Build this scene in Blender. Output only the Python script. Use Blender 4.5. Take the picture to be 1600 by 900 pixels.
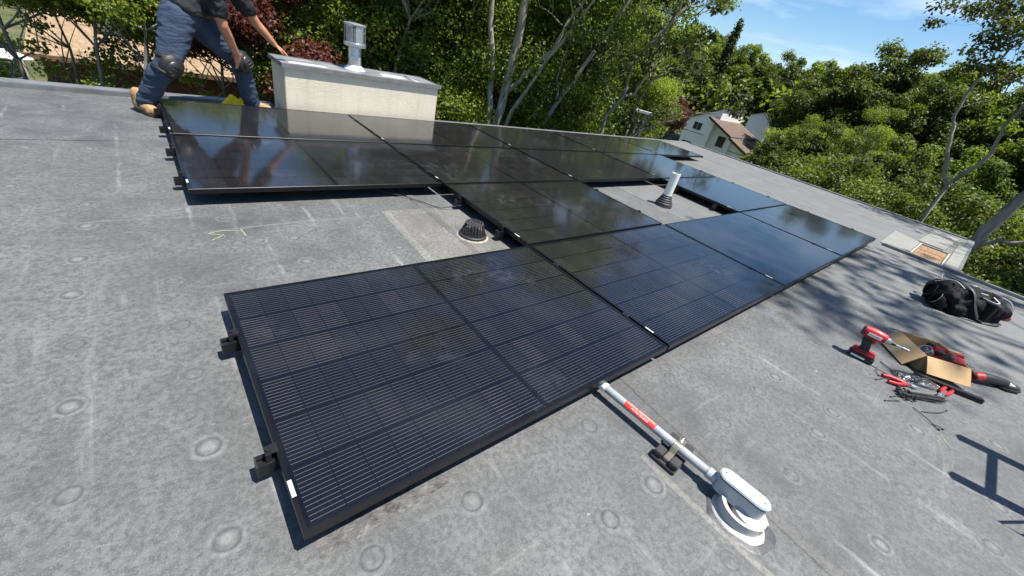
import bpy, bmesh, math, random
import numpy as np
from mathutils import Vector, Matrix, noise
S = bpy.context.scene
for o in list(bpy.data.objects): bpy.data.objects.remove(o)
R = math.radians
# ---------------------------------------------------------------- camera
cam = bpy.data.cameras.new('camera'); cam_o = bpy.data.objects.new('camera', cam)
S.collection.objects.link(cam_o)
cam.sensor_width = 36; cam.lens = 14.11; cam.clip_start = 0.05; cam.clip_end = 3000
fwd = Vector((0.61732062, 0.59993462, -0.50891424)).normalized()
up = Vector((0.18223064, 0.52024939, 0.83434559)); rt = fwd.cross(up).normalized(); up = rt.cross(fwd)
m = Matrix((rt, up, -fwd)).transposed().to_4x4(); m.translation = (-0.10824, -0.59362, 1.12923)
cam_o.matrix_world = m; S.camera = cam_o
# ---------------------------------------------------------------- sky and sun
sun_dir = Vector((0.17, -0.33, 1.0)).normalized()
elev = math.asin(sun_dir.z); azim = math.atan2(sun_dir.x, sun_dir.y)
W = bpy.data.worlds.new('World'); S.world = W; W.use_nodes = True
nt = W.node_tree; nt.nodes.clear()
def wn(t, **k):
    n = nt.nodes.new(t)
    for a, b in k.items(): setattr(n, a, b)
    return n
sky = wn('ShaderNodeTexSky', sky_type='NISHITA', sun_disc=False, sun_elevation=elev, sun_rotation=azim, altitude=10, air_density=1.0, dust_density=0.3, ozone_density=2.5)
tc = wn('ShaderNodeTexCoord'); mp = wn('ShaderNodeMapping'); mp.inputs['Scale'].default_value = (0.9, 2.2, 9.0); mp.inputs['Rotation'].default_value = (0.12, -0.16, 0.5)
nz = wn('ShaderNodeTexNoise'); nz.inputs['Scale'].default_value = 1.7; nz.inputs['Detail'].default_value = 7; nz.inputs['Roughness'].default_value = 0.55; nz.inputs['Distortion'].default_value = 0.5
rp = wn('ShaderNodeValToRGB'); rp.color_ramp.elements[0].position = 0.48; rp.color_ramp.elements[1].position = 0.86
rp.color_ramp.elements[0].color = (0, 0, 0, 1); rp.color_ramp.elements[1].color = (0.85, 0.85, 0.85, 1)
mx = wn('ShaderNodeMixRGB'); mx.inputs[2].default_value = (7.6, 8.6, 9.8, 1)
sat = wn('ShaderNodeHueSaturation'); sat.inputs['Saturation'].default_value = 1.25
bg = wn('ShaderNodeBackground'); bg.inputs['Strength'].default_value = 0.076; wo = wn('ShaderNodeOutputWorld')
for a, b in ((tc.outputs['Generated'], mp.inputs[0]), (mp.outputs[0], nz.inputs[0]), (nz.outputs[0], rp.inputs[0]), (rp.outputs[0], mx.inputs[0]), (sky.outputs[0], sat.inputs['Color']), (sat.outputs[0], mx.inputs[1]), (mx.outputs[0], bg.inputs[0]), (bg.outputs[0], wo.inputs[0])): nt.links.new(a, b)
sl = bpy.data.lights.new('sun', 'SUN'); sl.energy = 5.0; sl.angle = R(0.53); sl.color = (1.0, 0.955, 0.88)
so = bpy.data.objects.new('sun', sl); S.collection.objects.link(so); so.rotation_euler = (-sun_dir).to_track_quat('-Z', 'Y').to_euler(); so.location = sun_dir * 60
S.view_settings.view_transform = 'Standard'; S.view_settings.look = 'None'; S.view_settings.exposure = 1.0; S.view_settings.gamma = 1
# ---------------------------------------------------------------- helpers
COL = S.collection
GZ = -7.0; RZ = -0.115           # ground, roof surface (panel tops are z = 0)
def tag(o, label=None, cat=None, group=None, kind=None):
    if label: o['label'] = label
    if cat: o['category'] = cat
    if group: o['group'] = group
    if kind: o['kind'] = kind
    return o
def empty(name, loc=(0, 0, 0), rz=0, label=None, cat=None, group=None, kind=None):
    o = bpy.data.objects.new(name, None); COL.objects.link(o); o.location = loc; o.rotation_euler = (0, 0, rz); o.empty_display_size = 0.1
    return tag(o, label, cat, group, kind)
def link(name, me, parent=None, loc=(0, 0, 0), rot=(0, 0, 0)):
    o = bpy.data.objects.new(name, me); COL.objects.link(o); o.parent = parent; o.location = loc; o.rotation_euler = rot
    return o
class MB:
    def __init__(s): s.v = []; s.f = []
    def add(s, vs, fs):
        n = len(s.v); s.v += [tuple(p) for p in vs]; s.f += [tuple(i + n for i in f) for f in fs]; return s
    def box(s, c, d, M=None):
        x, y, z = d[0] / 2, d[1] / 2, d[2] / 2
        vs = [Vector((i * x, j * y, k * z)) for i in (-1, 1) for j in (-1, 1) for k in (-1, 1)]
        if M: vs = [M @ p for p in vs]
        vs = [p + Vector(c) for p in vs]
        return s.add(vs, [(0, 1, 3, 2), (4, 6, 7, 5), (0, 4, 5, 1), (2, 3, 7, 6), (0, 2, 6, 4), (1, 5, 7, 3)])
    def b2(s, a, b):
        return s.box([(a[i] + b[i]) / 2 for i in range(3)], [abs(b[i] - a[i]) for i in range(3)])
    def tube(s, path, rad, n=10, caps=True, sq=(1, 1)):
        path = [Vector(p) for p in path]
        if not hasattr(rad, '__len__'): rad = [rad] * len(path)
        rings = []; ref = None
        for i, p in enumerate(path):
            t = (path[min(i + 1, len(path) - 1)] - path[max(i - 1, 0)])
            if t.length < 1e-9: t = Vector((0, 0, 1))
            t.normalize()
            if ref is None: ref = Vector((0, 0, 1)) if abs(t.z) < 0.9 else Vector((1, 0, 0))
            a = t.cross(ref).normalized(); b = t.cross(a).normalized(); ref = -b if b.dot(ref) < 0 else b
            a = t.cross(ref).normalized()
            rings.append([p + (a * math.cos(6.28318 * k / n) * sq[0] + ref * math.sin(6.28318 * k / n) * sq[1]) * rad[i] for k in range(n)])
        vs = [q for r in rings for q in r]; fs = []
        for i in range(len(path) - 1):
            for k in range(n): fs.append((i * n + k, i * n + (k + 1) % n, (i + 1) * n + (k + 1) % n, (i + 1) * n + k))
        if caps: fs += [tuple(range(n))[::-1], tuple(range((len(path) - 1) * n, len(path) * n))]
        return s.add(vs, fs)
    def lathe(s, prof, n=24, c=(0, 0, 0), closed=False, sx=1, sy=1):
        vs = [(c[0] + r * math.cos(6.283185 * k / n) * sx, c[1] + r * math.sin(6.283185 * k / n) * sy, c[2] + z) for r, z in prof for k in range(n)]
        fs = [(i * n + k, i * n + (k + 1) % n, (i + 1) * n + (k + 1) % n, (i + 1) * n + k) for i in range(len(prof) - 1) for k in range(n)]
        if not closed: fs += [tuple(range(n))[::-1], tuple(range((len(prof) - 1) * n, len(prof) * n))]
        return s.add(vs, fs)
    def sphere(s, c, r, n=12, m=8, sc=(1, 1, 1)):
        prof = [(max(1e-4, r * math.sin(math.pi * i / m)), -r * math.cos(math.pi * i / m)) for i in range(m + 1)]
        k = len(s.v); s.lathe(prof, n)
        for i in range(k, len(s.v)):
            p = s.v[i]; s.v[i] = (c[0] + p[0] * sc[0], c[1] + p[1] * sc[1], c[2] + p[2] * sc[2])
        return s
    def prism(s, pts, z0, z1):
        n = len(pts); return s.add([(x, y, z0) for x, y in pts] + [(x, y, z1) for x, y in pts], [tuple(range(n))[::-1], tuple(range(n, 2 * n))] + [(i, (i + 1) % n, n + (i + 1) % n, n + i) for i in range(n)])
    def quad(s, a, b, c, d): return s.add([a, b, c, d], [(0, 1, 2, 3)])
    def xf(s, M, start=0):
        for i in range(start, len(s.v)): s.v[i] = tuple(M @ Vector(s.v[i]))
        return s
    def mesh(s, name, mat=None, bevel=0, smooth=True, ang=38, seg=2):
        me = bpy.data.meshes.new(name); me.from_pydata(s.v, [], s.f); me.update()
        bm = bmesh.new(); bm.from_mesh(me); bmesh.ops.recalc_face_normals(bm, faces=bm.faces)
        if bevel: bmesh.ops.bevel(bm, geom=[e for e in bm.edges if len(e.link_faces) == 2 and e.calc_face_angle(0) > 0.5], offset=bevel, segments=seg, affect='EDGES', clamp_overlap=True)
        bm.to_mesh(me); bm.free()
        if smooth:
            me.polygons.foreach_set('use_smooth', [True] * len(me.polygons)); me.set_sharp_from_angle(angle=R(ang))
        if mat: me.materials.append(mat)
        return me
    def build(s, name, mat, parent=None, loc=(0, 0, 0), rot=(0, 0, 0), **k): return link(name, s.mesh(name, mat, **k), parent, loc, rot)
# ---------------------------------------------------------------- materials
class NT:
    def __init__(s, name):
        s.m = bpy.data.materials.new(name); s.m.use_nodes = True; s.t = s.m.node_tree; s.t.nodes.clear(); s.out = s.n('ShaderNodeOutputMaterial')
    def n(s, t, **k):
        n = s.t.nodes.new(t)
        for a, b in k.items(): setattr(n, a, b)
        return n
    def l(s, a, b): s.t.links.new(a, b)
    def val(s, sock, v):
        if hasattr(v, 'links') or isinstance(v, bpy.types.NodeSocket): s.l(v, sock)
        else: sock.default_value = v
    def math(s, op, a, b=0, c=0, clamp=False):
        n = s.n('ShaderNodeMath', operation=op); n.use_clamp = clamp
        s.val(n.inputs[0], a); s.val(n.inputs[1], b); s.val(n.inputs[2], c); return n.outputs[0]
    def mix(s, f, a, b, mode='MIX'):
        n = s.n('ShaderNodeMixRGB', blend_type=mode); s.val(n.inputs[0], f)
        s.val(n.inputs[1], a if not isinstance(a, tuple) else (*a[:3], 1)); s.val(n.inputs[2], b if not isinstance(b, tuple) else (*b[:3], 1)); return n.outputs[0]
    def noise(s, scale, detail=4, rough=0.55, vec=None, dist=0, stretch=None):
        n = s.n('ShaderNodeTexNoise'); n.inputs['Scale'].default_value = scale; n.inputs['Detail'].default_value = detail; n.inputs['Roughness'].default_value = rough; n.inputs['Distortion'].default_value = dist
        if vec is None: vec = s.obj()
        if stretch:
            mpp = s.n('ShaderNodeMapping'); mpp.inputs['Scale'].default_value = stretch; s.l(vec, mpp.inputs[0]); vec = mpp.outputs[0]
        s.l(vec, n.inputs['Vector']); return n.outputs['Fac']
    def obj(s):
        if not hasattr(s, '_o'): s._o = s.n('ShaderNodeTexCoord').outputs['Object']
        return s._o
    def ramp(s, f, *st):
        n = s.n('ShaderNodeValToRGB'); e = n.color_ramp.elements
        while len(e) < len(st): e.new(0.5)
        for i, (p, c) in enumerate(st): e[i].position = p; e[i].color = (*c, 1) if isinstance(c, tuple) else (c, c, c, 1)
        s.l(f, n.inputs[0]); return n.outputs[0]
    def bump(s, h, strength=0.3, dist=0.01, norm=None):
        n = s.n('ShaderNodeBump'); n.inputs['Strength'].default_value = strength; n.inputs['Distance'].default_value = dist; s.l(h, n.inputs['Height'])
        if norm: s.l(norm, n.inputs['Normal'])
        return n.outputs[0]
    def pr(s, col, rough=0.6, metal=0, norm=None, spec=0.5, **k):
        b = s.n('ShaderNodeBsdfPrincipled'); s.val(b.inputs['Base Color'], col if not isinstance(col, tuple) else (*col[:3], 1)); s.val(b.inputs['Roughness'], rough); s.val(b.inputs['Metallic'], metal); b.inputs['Specular IOR Level'].default_value = spec
        if norm: s.l(norm, b.inputs['Normal'])
        for a, v in k.items(): s.val(b.inputs[a.replace('_', ' ')], v)
        return b.outputs[0]
    def done(s, sh): s.l(sh, s.out.inputs[0]); return s.m
def simple(name, col, rough=0.5, metal=0, var=0.18, scale=30, bump=0.0, bscale=200, spec=0.5, **k):
    t = NT(name); f = t.noise(scale, 5)
    dk = tuple(c * (1 - var) for c in col); lt = tuple(min(1, c * (1 + var)) for c in col)
    c = t.ramp(f, (0.3, dk), (0.7, lt)); nn = t.bump(t.noise(bscale, 3), bump, 0.004) if bump else None
    rr = t.math('MULTIPLY_ADD', t.noise(scale * 2.3, 3), 0.25, rough - 0.12, clamp=True)
    return t.done(t.pr(c, rr, metal, nn, spec, **k))
def blob(name, mb, voxel, mat, parent=None, smooth=6, disp=None, fac=0.5):
    """voxel-merge overlapping shapes into one continuous surface"""
    me = bpy.data.meshes.new(name); me.from_pydata(mb.v, [], mb.f); me.update()
    bm = bmesh.new(); bm.from_mesh(me); bmesh.ops.recalc_face_normals(bm, faces=bm.faces); bm.to_mesh(me); bm.free()
    o = bpy.data.objects.new(name, me); COL.objects.link(o)
    r = o.modifiers.new('r', 'REMESH'); r.mode = 'VOXEL'; r.voxel_size = voxel
    if smooth: q = o.modifiers.new('s', 'SMOOTH'); q.iterations = smooth; q.factor = fac
    dg = bpy.context.evaluated_depsgraph_get(); dg.update()
    nm = bpy.data.meshes.new_from_object(o.evaluated_get(dg)); nm.name = name
    bpy.data.objects.remove(o); bpy.data.meshes.remove(me)
    if disp:
        nv = len(nm.vertices); co = np.empty(nv * 3); nm.vertices.foreach_get('co', co); no = np.empty(nv * 3); nm.vertices.foreach_get('normal', no)
        co = co.reshape(-1, 3); no = no.reshape(-1, 3); d = np.array([disp(Vector(p)) for p in co]); co += no * d[:, None]; nm.vertices.foreach_set('co', co.ravel()); nm.update()
    nm.materials.clear(); nm.materials.append(mat); nm.polygons.foreach_set('use_smooth', [True] * len(nm.polygons))
    return link(name, nm, parent)
def text_mesh(txt, size, ext=0.0):
    cu = bpy.data.curves.new('t', 'FONT'); cu.body = txt; cu.size = size; cu.align_x = 'CENTER'; cu.align_y = 'CENTER'; cu.extrude = ext; cu.resolution_u = 3
    o = bpy.data.objects.new('t', cu); COL.objects.link(o); dg = bpy.context.evaluated_depsgraph_get(); dg.update()
    me = bpy.data.meshes.new_from_object(o.evaluated_get(dg)); bpy.data.objects.remove(o); bpy.data.curves.remove(cu); me.materials.clear(); return me
random.seed(7); rng = np.random.default_rng(7)
# ================================================================ ground
t = NT('forest_floor'); f = t.noise(0.35, 8, 0.65)
ground_m = t.done(t.pr(t.ramp(f, (0.3, (0.035, 0.04, 0.015)), (0.5, (0.06, 0.075, 0.025)), (0.68, (0.13, 0.10, 0.06))), 0.95, 0, t.bump(t.noise(6, 5), 0.6, 0.1)))
mb = MB(); mb.quad((-900, -900, GZ), (900, -900, GZ), (900, 900, GZ), (-900, 900, GZ)); tag(mb.build('ground', ground_m), kind='structure')
# ================================================================ own house with its flat roof
def roof_mat(name, base, warm=0.0):
    t = NT(name); o = t.obj()
    big = t.noise(0.55, 5, 0.6); mid = t.noise(3.2, 6, 0.65, dist=0.6); fine = t.noise(55, 5, 0.7); grit = t.noise(260, 3, 0.7)
    c = t.ramp(mid, (0.33, tuple(b * 0.62 for b in base)), (0.5, base), (0.66, tuple(b * 1.36 for b in base)))
    c = t.mix(t.ramp(big, (0.40, 0.0), (0.64, 0.75)), c, tuple(b * w for b, w in zip(base, (1.62, 1.58, 1.46))))
    c = t.mix(t.ramp(fine, (0.40, 0.75), (0.58, 0.0)), c, tuple(b * 0.62 for b in base))
    c = t.mix(t.math('MULTIPLY', t.ramp(grit, (0.57, 0.0), (0.67, 1.0)), 0.26), c, (0.42, 0.42, 0.40))
    # chalky streaks worn along the sheets (y) and drag marks along x
    st = t.noise(1.0, 6, 0.7, stretch=(9, 0.55, 1)); c = t.mix(t.math('MULTIPLY', t.ramp(st, (0.60, 0.0), (0.74, 1.0)), 0.22), c, (0.36, 0.36, 0.35))
    s2 = t.noise(1.0, 6, 0.75, stretch=(0.5, 6.5, 1), dist=0.7); c = t.mix(t.math('MULTIPLY', t.ramp(s2, (0.60, 0.0), (0.75, 1.0)), 0.28), c, (0.38, 0.375, 0.35))
    # scattered white scuffs
    sc = t.math('MULTIPLY', t.ramp(t.noise(2.3, 3, stretch=(1, 2.2, 1)), (0.62, 0.0), (0.7, 1.0)), t.ramp(t.noise(19, 6, 0.8, stretch=(1, 2, 1)), (0.60, 0.0), (0.68, 1.0)))
    c = t.mix(t.math('MULTIPLY', sc, 0.55), c, (0.55, 0.55, 0.53))
    dk = t.ramp(t.noise(1.3, 7, 0.75, dist=1.2), (0.55, 0.0), (0.70, 0.6)); c = t.mix(dk, c, tuple(b * 0.52 for b in base))
    # chalk-snapped lines that run with the sheets
    sx = t.n('ShaderNodeSeparateXYZ'); t.l(o, sx.inputs[0])
    wob = t.math('MULTIPLY_ADD', t.noise(0.8, 3), 0.05, -0.025)
    ln = t.math('ABSOLUTE', t.math('SUBTRACT', t.math('MODULO', t.math('ADD', t.math('ADD', sx.outputs[0], wob), 20.605), 0.305), 0.1525))
    lm = t.math('MULTIPLY', t.ramp(ln, (0.004, 1.0), (0.016, 0.0)), t.ramp(t.noise(1.6, 5, 0.7, stretch=(3, 1, 1)), (0.54, 0.0), (0.70, 0.32)))
    c = t.mix(lm, c, (0.45, 0.45, 0.44))
    fx = t.n('ShaderNodeMapRange'); fx.inputs[1].default_value = 4.27; fx.inputs[2].default_value = 4.31; t.l(sx.outputs[0], fx.inputs[0]); c = t.mix(t.math('MULTIPLY', fx.outputs[0], 0.55), c, t.mix(mid, tuple(b * 1.25 for b in (base[0], base[1] * 0.985, base[2] * 0.93)), tuple(b * 2.0 for b in (base[0], base[1] * 0.98, base[2] * 0.92))))  # far sheets paler and warmer, their grazing sheen put into the colour
    hgt = t.math('ADD', t.math('MULTIPLY', t.noise(38, 5, 0.7), 1.0), t.math('MULTIPLY', grit, 0.5))
    nn = t.bump(hgt, 0.55, 0.006, t.bump(t.noise(2.2, 4), 0.35, 0.03))
    return t.done(t.pr(c, t.math('MULTIPLY_ADD', mid, 0.25, 0.50), 0, nn, 0.45))
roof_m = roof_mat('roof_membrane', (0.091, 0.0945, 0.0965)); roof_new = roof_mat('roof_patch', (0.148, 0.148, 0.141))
edge_m = simple('edge_metal', (0.16, 0.165, 0.17), 0.5, 0.3, 0.25, 6); stucco_out = simple('house_stucco', (0.5, 0.47, 0.4), 0.9, 0, 0.1, 3, 0.3, 60)
blackm = simple('black_anodised', (0.014, 0.014, 0.016), 0.38, 0.4, 0.2, 8); plastic_k = simple('black_plastic', (0.018, 0.018, 0.019), 0.5, 0, 0.25, 40)
house = empty('flat_roofed_house', (0, 0, GZ), 0, 'grey membrane flat roof house the solar panels stand on', 'house')
HB = -GZ                                  # local z of panel plane inside the house
def hz(z): return z + HB
roof = None
xs = [-7, 7.35, 7.43, 8.70, 11.0]; ys = [-1.72, -0.9, -0.69, -0.375, 5.12]
bm = bmesh.new(); vd = {}
def V(x, y, z=RZ):
    k = (x, y, z)
    if k not in vd: vd[k] = bm.verts.new((x, y, hz(z)))
    return vd[k]
cells_ = [(i, j) for i in range(4) for j in range(4) if not (i > 0 and j == 0) and not (i == 2 and j == 2)]
for i, j in cells_: bm.faces.new([V(xs[i], ys[j]), V(xs[i + 1], ys[j]), V(xs[i + 1], ys[j + 1]), V(xs[i], ys[j + 1])])
for e in [e for e in bm.edges if len(e.link_faces) == 1]:
    a, b = e.verts; lo = [bm.verts.new((q.co.x, q.co.y, q.co.z - 0.045)) for q in (a, b)]; bm.faces.new((a, b, lo[1], lo[0]))
bmesh.ops.recalc_face_normals(bm, faces=bm.faces)
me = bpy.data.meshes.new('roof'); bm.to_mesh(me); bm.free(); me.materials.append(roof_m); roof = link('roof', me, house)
if me.polygons[0].normal.z < 0: me.flip_normals()
mb = MB(); mb.b2((-6.9, -1.62, 0.0), (7.25, 5.0, hz(RZ - 0.05))); mb.b2((7.25, -0.8, 0.0), (10.9, 5.0, hz(RZ - 0.05))); mb.build('wall', stucco_out, house)
# edge metal (each run its own piece)
def run(a, b, w, z0, z1, name='edge_trim', mat_=edge_m):
    m_ = MB(); d = Vector((b[0] - a[0], b[1] - a[1], 0)); n_ = Vector((-d.y, d.x, 0)).normalized() * w / 2
    p = [Vector((a[0], a[1], 0)) + n_, Vector((a[0], a[1], 0)) - n_, Vector((b[0], b[1], 0)) - n_, Vector((b[0], b[1], 0)) + n_]
    m_.prism([(q.x, q.y) for q in p][::-1], hz(z0), hz(z1)); return m_.build(name, mat_, roof, bevel=0.006)
run((-7, 5.13), (1.05, 5.13), 0.16, RZ - 0.12, RZ + 0.045); run((3.08, 5.13), (11.05, 5.13), 0.16, RZ - 0.12, RZ + 0.003)
run((11.01, 5.03), (11.01, -0.78), 0.10, RZ - 0.12, RZ + 0.022); run((11.04, -0.85), (7.42, -0.85), 0.10, RZ - 0.12, RZ + 0.010)
run((7.36, -0.06), (7.36, -1.74), 0.075, RZ - 0.11, RZ + 0.035); run((7.30, -1.72), (-7, -1.72), 0.06, RZ - 0.12, RZ + 0.022)
# opened patch with the boards showing
wood_t = NT('old_board'); wv = wood_t.noise(3.0, 7, 0.65, stretch=(1.5, 14, 1), dist=0.8)
wood_m = wood_t.done(wood_t.pr(wood_t.ramp(wv, (0.25, (0.11, 0.06, 0.028)), (0.55, (0.24, 0.14, 0.07)), (0.75, (0.32, 0.20, 0.11))), 0.75, 0, wood_t.bump(wv, 0.3, 0.004)))
for k in range(3):
    x0 = 7.43 + k * 0.4237; MB().b2((x0 + 0.004, -0.69, hz(RZ - 0.044)), (x0 + 0.4197, -0.375, hz(RZ - 0.014 - 0.003 * (k == 1)))).build('board', wood_m, roof, bevel=0.003)
edge_cut = simple('cut_edge', (0.62, 0.54, 0.38), 0.9)
for a, b in (((7.40, -0.70), (8.68, -0.705)), ((7.41, -0.36), (8.72, -0.36)), ((7.415, -0.70), (7.405, -0.36))): run(a, b, 0.022, RZ - 0.02, RZ + 0.006, 'torn_membrane_edge', edge_cut)
for poly in ([(8.80, -0.62), (10.6, -0.70), (10.6, -0.34), (8.82, -0.30)], [(7.46, -0.86), (9.9, -0.86), (9.9, -0.73), (7.46, -0.725)], [(7.45, -0.34), (8.72, -0.34), (8.95, 0.02), (7.45, -0.02)]):
    MB().prism(poly, hz(RZ + 0.0005), hz(RZ + 0.012)).build('membrane_patch', roof_new, roof, bevel=0.003)
# laps between the sheets: low raised strips
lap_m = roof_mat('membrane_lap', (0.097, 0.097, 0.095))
def lap(pts, w, z1=0.006, mat_=lap_m, jit=0.004, name='membrane_seam'):
    P = []
    for i in range(len(pts) - 1):
        a, b = Vector(pts[i]), Vector(pts[i + 1]); k = max(2, int((b - a).length / 0.06))
        P += [a.lerp(b, j / k) for j in range(k)]
    P.append(Vector(pts[-1])); m_ = MB(); vs = []; fs = []
    for i, p in enumerate(P):
        d = (P[min(i + 1, len(P) - 1)] - P[max(i - 1, 0)]).normalized(); n_ = Vector((-d.y, d.x))
        j1, j2 = random.uniform(-jit, jit), random.uniform(-jit, jit)
        for off, z in ((-w / 2 - 0.006 + j1, 0.0006), (-w / 2 + j1, z1), (w / 2 + j2, z1 * 0.9), (w / 2 + 0.012 + j2, 0.0006)): q = p + n_ * off; vs.append((q.x, q.y, hz(RZ + z)))
    for i in range(len(P) - 1):
        for k in range(3): fs.append((i * 4 + k, i * 4 + k + 1, i * 4 + 5 + k, i * 4 + 4 + k))
    m_.add(vs, fs); return m_.build(name, mat_, roof, ang=60)
lap([(1.445, 4.5), (1.44, 0.02), (1.407, -0.43), (1.38, -0.71), (1.345, -1.66)], 0.05, 0.006)
lap([(1.128, -0.30), (1.139, -0.8), (1.14, -1.66)], 0.012, 0.004, roof_new)
lap([(4.287, 4.4), (4.287, -0.10), (4.344, -0.83), (4.335, -1.66)], 0.02, 0.007)
MB().prism([(1.12, 2.06), (1.085, 1.18), (1.74, 1.17), (1.735, 2.05)][::-1], hz(RZ + 0.0004), hz(RZ + 0.0045)).build('membrane_patch', roof_mat('drain_patch', (0.125, 0.123, 0.115)), roof)
MB().prism([(-0.9, 4.2), (-0.9, 3.55), (-0.25, 3.6), (-0.28, 4.15)][::-1], hz(RZ + 0.0004), hz(RZ + 0.004)).build('membrane_patch', roof_m, roof)
lap([(1.11, 2.073), (1.083, 1.333), (1.07, 0.3)], 0.05, 0.006, roof_new); lap([(1.11, 2.07), (1.73, 2.05)], 0.025, 0.008)
lap([(-1.9, 4.9), (-1.92, -1.66)], 0.03, 0.005); lap([(7.0, 4.9), (7.0, 0.2)], 0.03, 0.006)
for x in (5.2, 5.75, 6.3, 6.85): lap([(x, -0.25), (x + 0.01, -0.98)], 0.012, 0.0025, roof_new)
for x in (8.1, 9.3, 10.2): lap([(x, 4.9), (x, 0.05)], 0.025, 0.006)
# crinkled tar patch below the near corner of the array
tar = simple('crinkled_tar', (0.075, 0.074, 0.072), 0.5, 0, 0.6, 30, 0.8, 70)
mb = MB(); nx, ny = 36, 10; vs = []
for i in range(nx + 1):
    for j in range(ny + 1):
        u, v = i / nx, j / ny; x = 0.03 + 0.40 * u; y = -0.030 + 0.10 * v + 0.02 * u
        z = 0.0015 + 0.010 * max(0, noise.noise(Vector((x * 34, y * 44, 1)))) * min(1, 6 * u * (1 - u)) * min(1, 6 * v * (1 - v)); vs.append((x + random.uniform(-.003, .003), y + 0.012 * noise.noise(Vector((x * 9, j, 5))) * (j in (0, ny)), hz(RZ + z)))
mb.add(vs, [(i * (ny + 1) + j, (i + 1) * (ny + 1) + j, (i + 1) * (ny + 1) + j + 1, i * (ny + 1) + j + 1) for i in range(nx) for j in range(ny)])
mb.build('tar_patch', tar, roof)
# fastener plates telegraphing through the membrane
t = NT('fastener_plate'); o_ = t.obj(); ln_ = t.n('ShaderNodeVectorMath', operation='LENGTH'); t.l(o_, ln_.inputs[0]); rr = ln_.outputs['Value']
oi = t.n('ShaderNodeObjectInfo').outputs['Random']; vv = t.n('ShaderNodeVectorMath', operation='ADD'); t.l(o_, vv.inputs[0]); cmb = t.n('ShaderNodeCombineXYZ'); t.l(t.math('MULTIPLY', oi, 40), cmb.inputs[0]); t.l(cmb.outputs[0], vv.inputs[1])
nzz = t.noise(45, 5, 0.7, vec=vv.outputs[0])
base = t.ramp(nzz, (0.3, (0.065, 0.067, 0.068)), (0.5, (0.095, 0.098, 0.099)), (0.7, (0.142, 0.144, 0.143)))
ring = t.ramp(rr, (0.027, 0.0), (0.0295, 1.0), (0.0335, 1.0), (0.036, 0.0))
base = t.mix(t.math('MULTIPLY', ring, 0.6), base, (0.045, 0.046, 0.046))
inner = t.math('MULTIPLY', t.ramp(rr, (0.012, 1.0), (0.024, 0.0)), t.ramp(oi, (0.3, 0.0), (1.0, 0.25))); base = t.mix(inner, base, (0.36, 0.36, 0.34))
halo = t.math('MULTIPLY', t.math('MULTIPLY', t.ramp(rr, (0.036, 0.0), (0.043, 1.0), (0.052, 0.0)), nzz), t.ramp(oi, (0.4, 0.0), (1.0, 0.28))); base = t.mix(halo, base, (0.36, 0.36, 0.345))
plate_m = t.done(t.pr(base, 0.6, 0, t.bump(t.noise(150, 4, 0.7), 0.5, 0.003), 0.4))
mb = MB(); mb.lathe([(0.055, 0.0007), (0.046, 0.0016), (0.040, 0.0032), (0.036, 0.0034), (0.0335, 0.0012), (0.030, 0.0012), (0.0275, 0.0036), (0.018, 0.0042), (0.008, 0.0045), (0.001, 0.0046)], 22, closed=True)
plate_me = mb.mesh('fastener_plate', plate_m, ang=80)
PL = [(-0.76, 2.71), (-0.76, 3.09), (-0.75, 2.4), (-0.48, 1.48), (-0.48, 3.07), (-0.47, 1.78), (-0.47, 2.71), (-0.46, 0.81), (-0.46, 1.13), (-0.46, 2.41), (-0.45, 0.47), (-0.45, 2.13), (-0.16, 1.13), (-0.16, 1.48), (-0.16, 1.75), (-0.16, 2.12), (-0.16, 2.38), (-0.16, 2.72), (-0.16, 2.94), (-0.15, 0.15), (-0.15, 0.47), (-0.15, 0.82), (0.14, -0.09), (0.14, 2.12), (0.15, 1.78), (0.16, 1.5), (0.42, 1.5), (0.43, 1.79), (0.46, -0.10), (0.6, 1.85), (0.71, 2.08), (0.74, 1.52), (0.82, -0.39), (0.97, 1.52), (1.05, -0.09), (1.07, -0.7), (1.07, -0.4), (1.66, -0.7), (1.66, -1.02), (1.66, -0.4), (1.68, -0.09), (2.07, -0.69), (2.07, -0.09), (2.08, -0.4), (2.09, -1.03), (2.11, -1.32), (2.3, -0.09), (2.31, -0.4), (2.33, -0.69), (2.34, -1.01), (2.44, -1.33), (2.65, -0.09), (2.68, -0.39), (2.69, -1.01), (2.7, -0.69), (3.0, -0.1), (3.02, -0.38), (3.03, -0.7), (3.73, -0.06), (0.82, -0.70), (0.46, -0.40), (3.35, -0.38), (3.05, -1.32), (3.7, -0.38), (4.6, -0.3), (4.95, -0.35), (0.15, 2.08)]
for x in (-1.06, -1.37, -1.67): PL += [(x, y) for y in (0.82, 1.13, 1.48, 1.78, 2.12, 2.41, 2.72, 3.08, 3.4, 3.7, 4.0)]
for x in (-0.76, -0.46, -0.16): PL += [(x, y) for y in (3.4, 3.7, 4.0)]
PL += [(-0.76, y) for y in (1.13, 1.48, 1.78, 2.12)]
seen = []
for x, y in PL:
    if all((x - a) ** 2 + (y - b) ** 2 > 0.015 for a, b in seen):
        seen.append((x, y)); o = link('fastener_plate', plate_me, roof, (x, y, hz(RZ)), (0, 0, random.uniform(0, 6.28))); s_ = random.uniform(0.82, 1.02); o.scale = (s_, s_, random.uniform(0.25, 0.8))
# installer's yellow chalk mark
chalk = simple('yellow_chalk', (0.25, 0.245, 0.165), 0.95, 0, 0.4, 60)
for pts in ([(0.03, 1.93), (0.10, 1.96), (0.19, 1.93)], [(0.04, 1.85), (0.10, 1.90), (0.03, 1.93)], [(0.19, 1.97), (0.20, 1.86)], [(2.78, -1.10), (2.70, -1.15)]):
    m_ = MB(); m_.tube([Vector((p[0], p[1], hz(RZ + 0.0016))) for p in pts], 0.0028, 6, sq=(1, 0.4)); m_.build('chalk_mark', chalk, roof)
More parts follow.
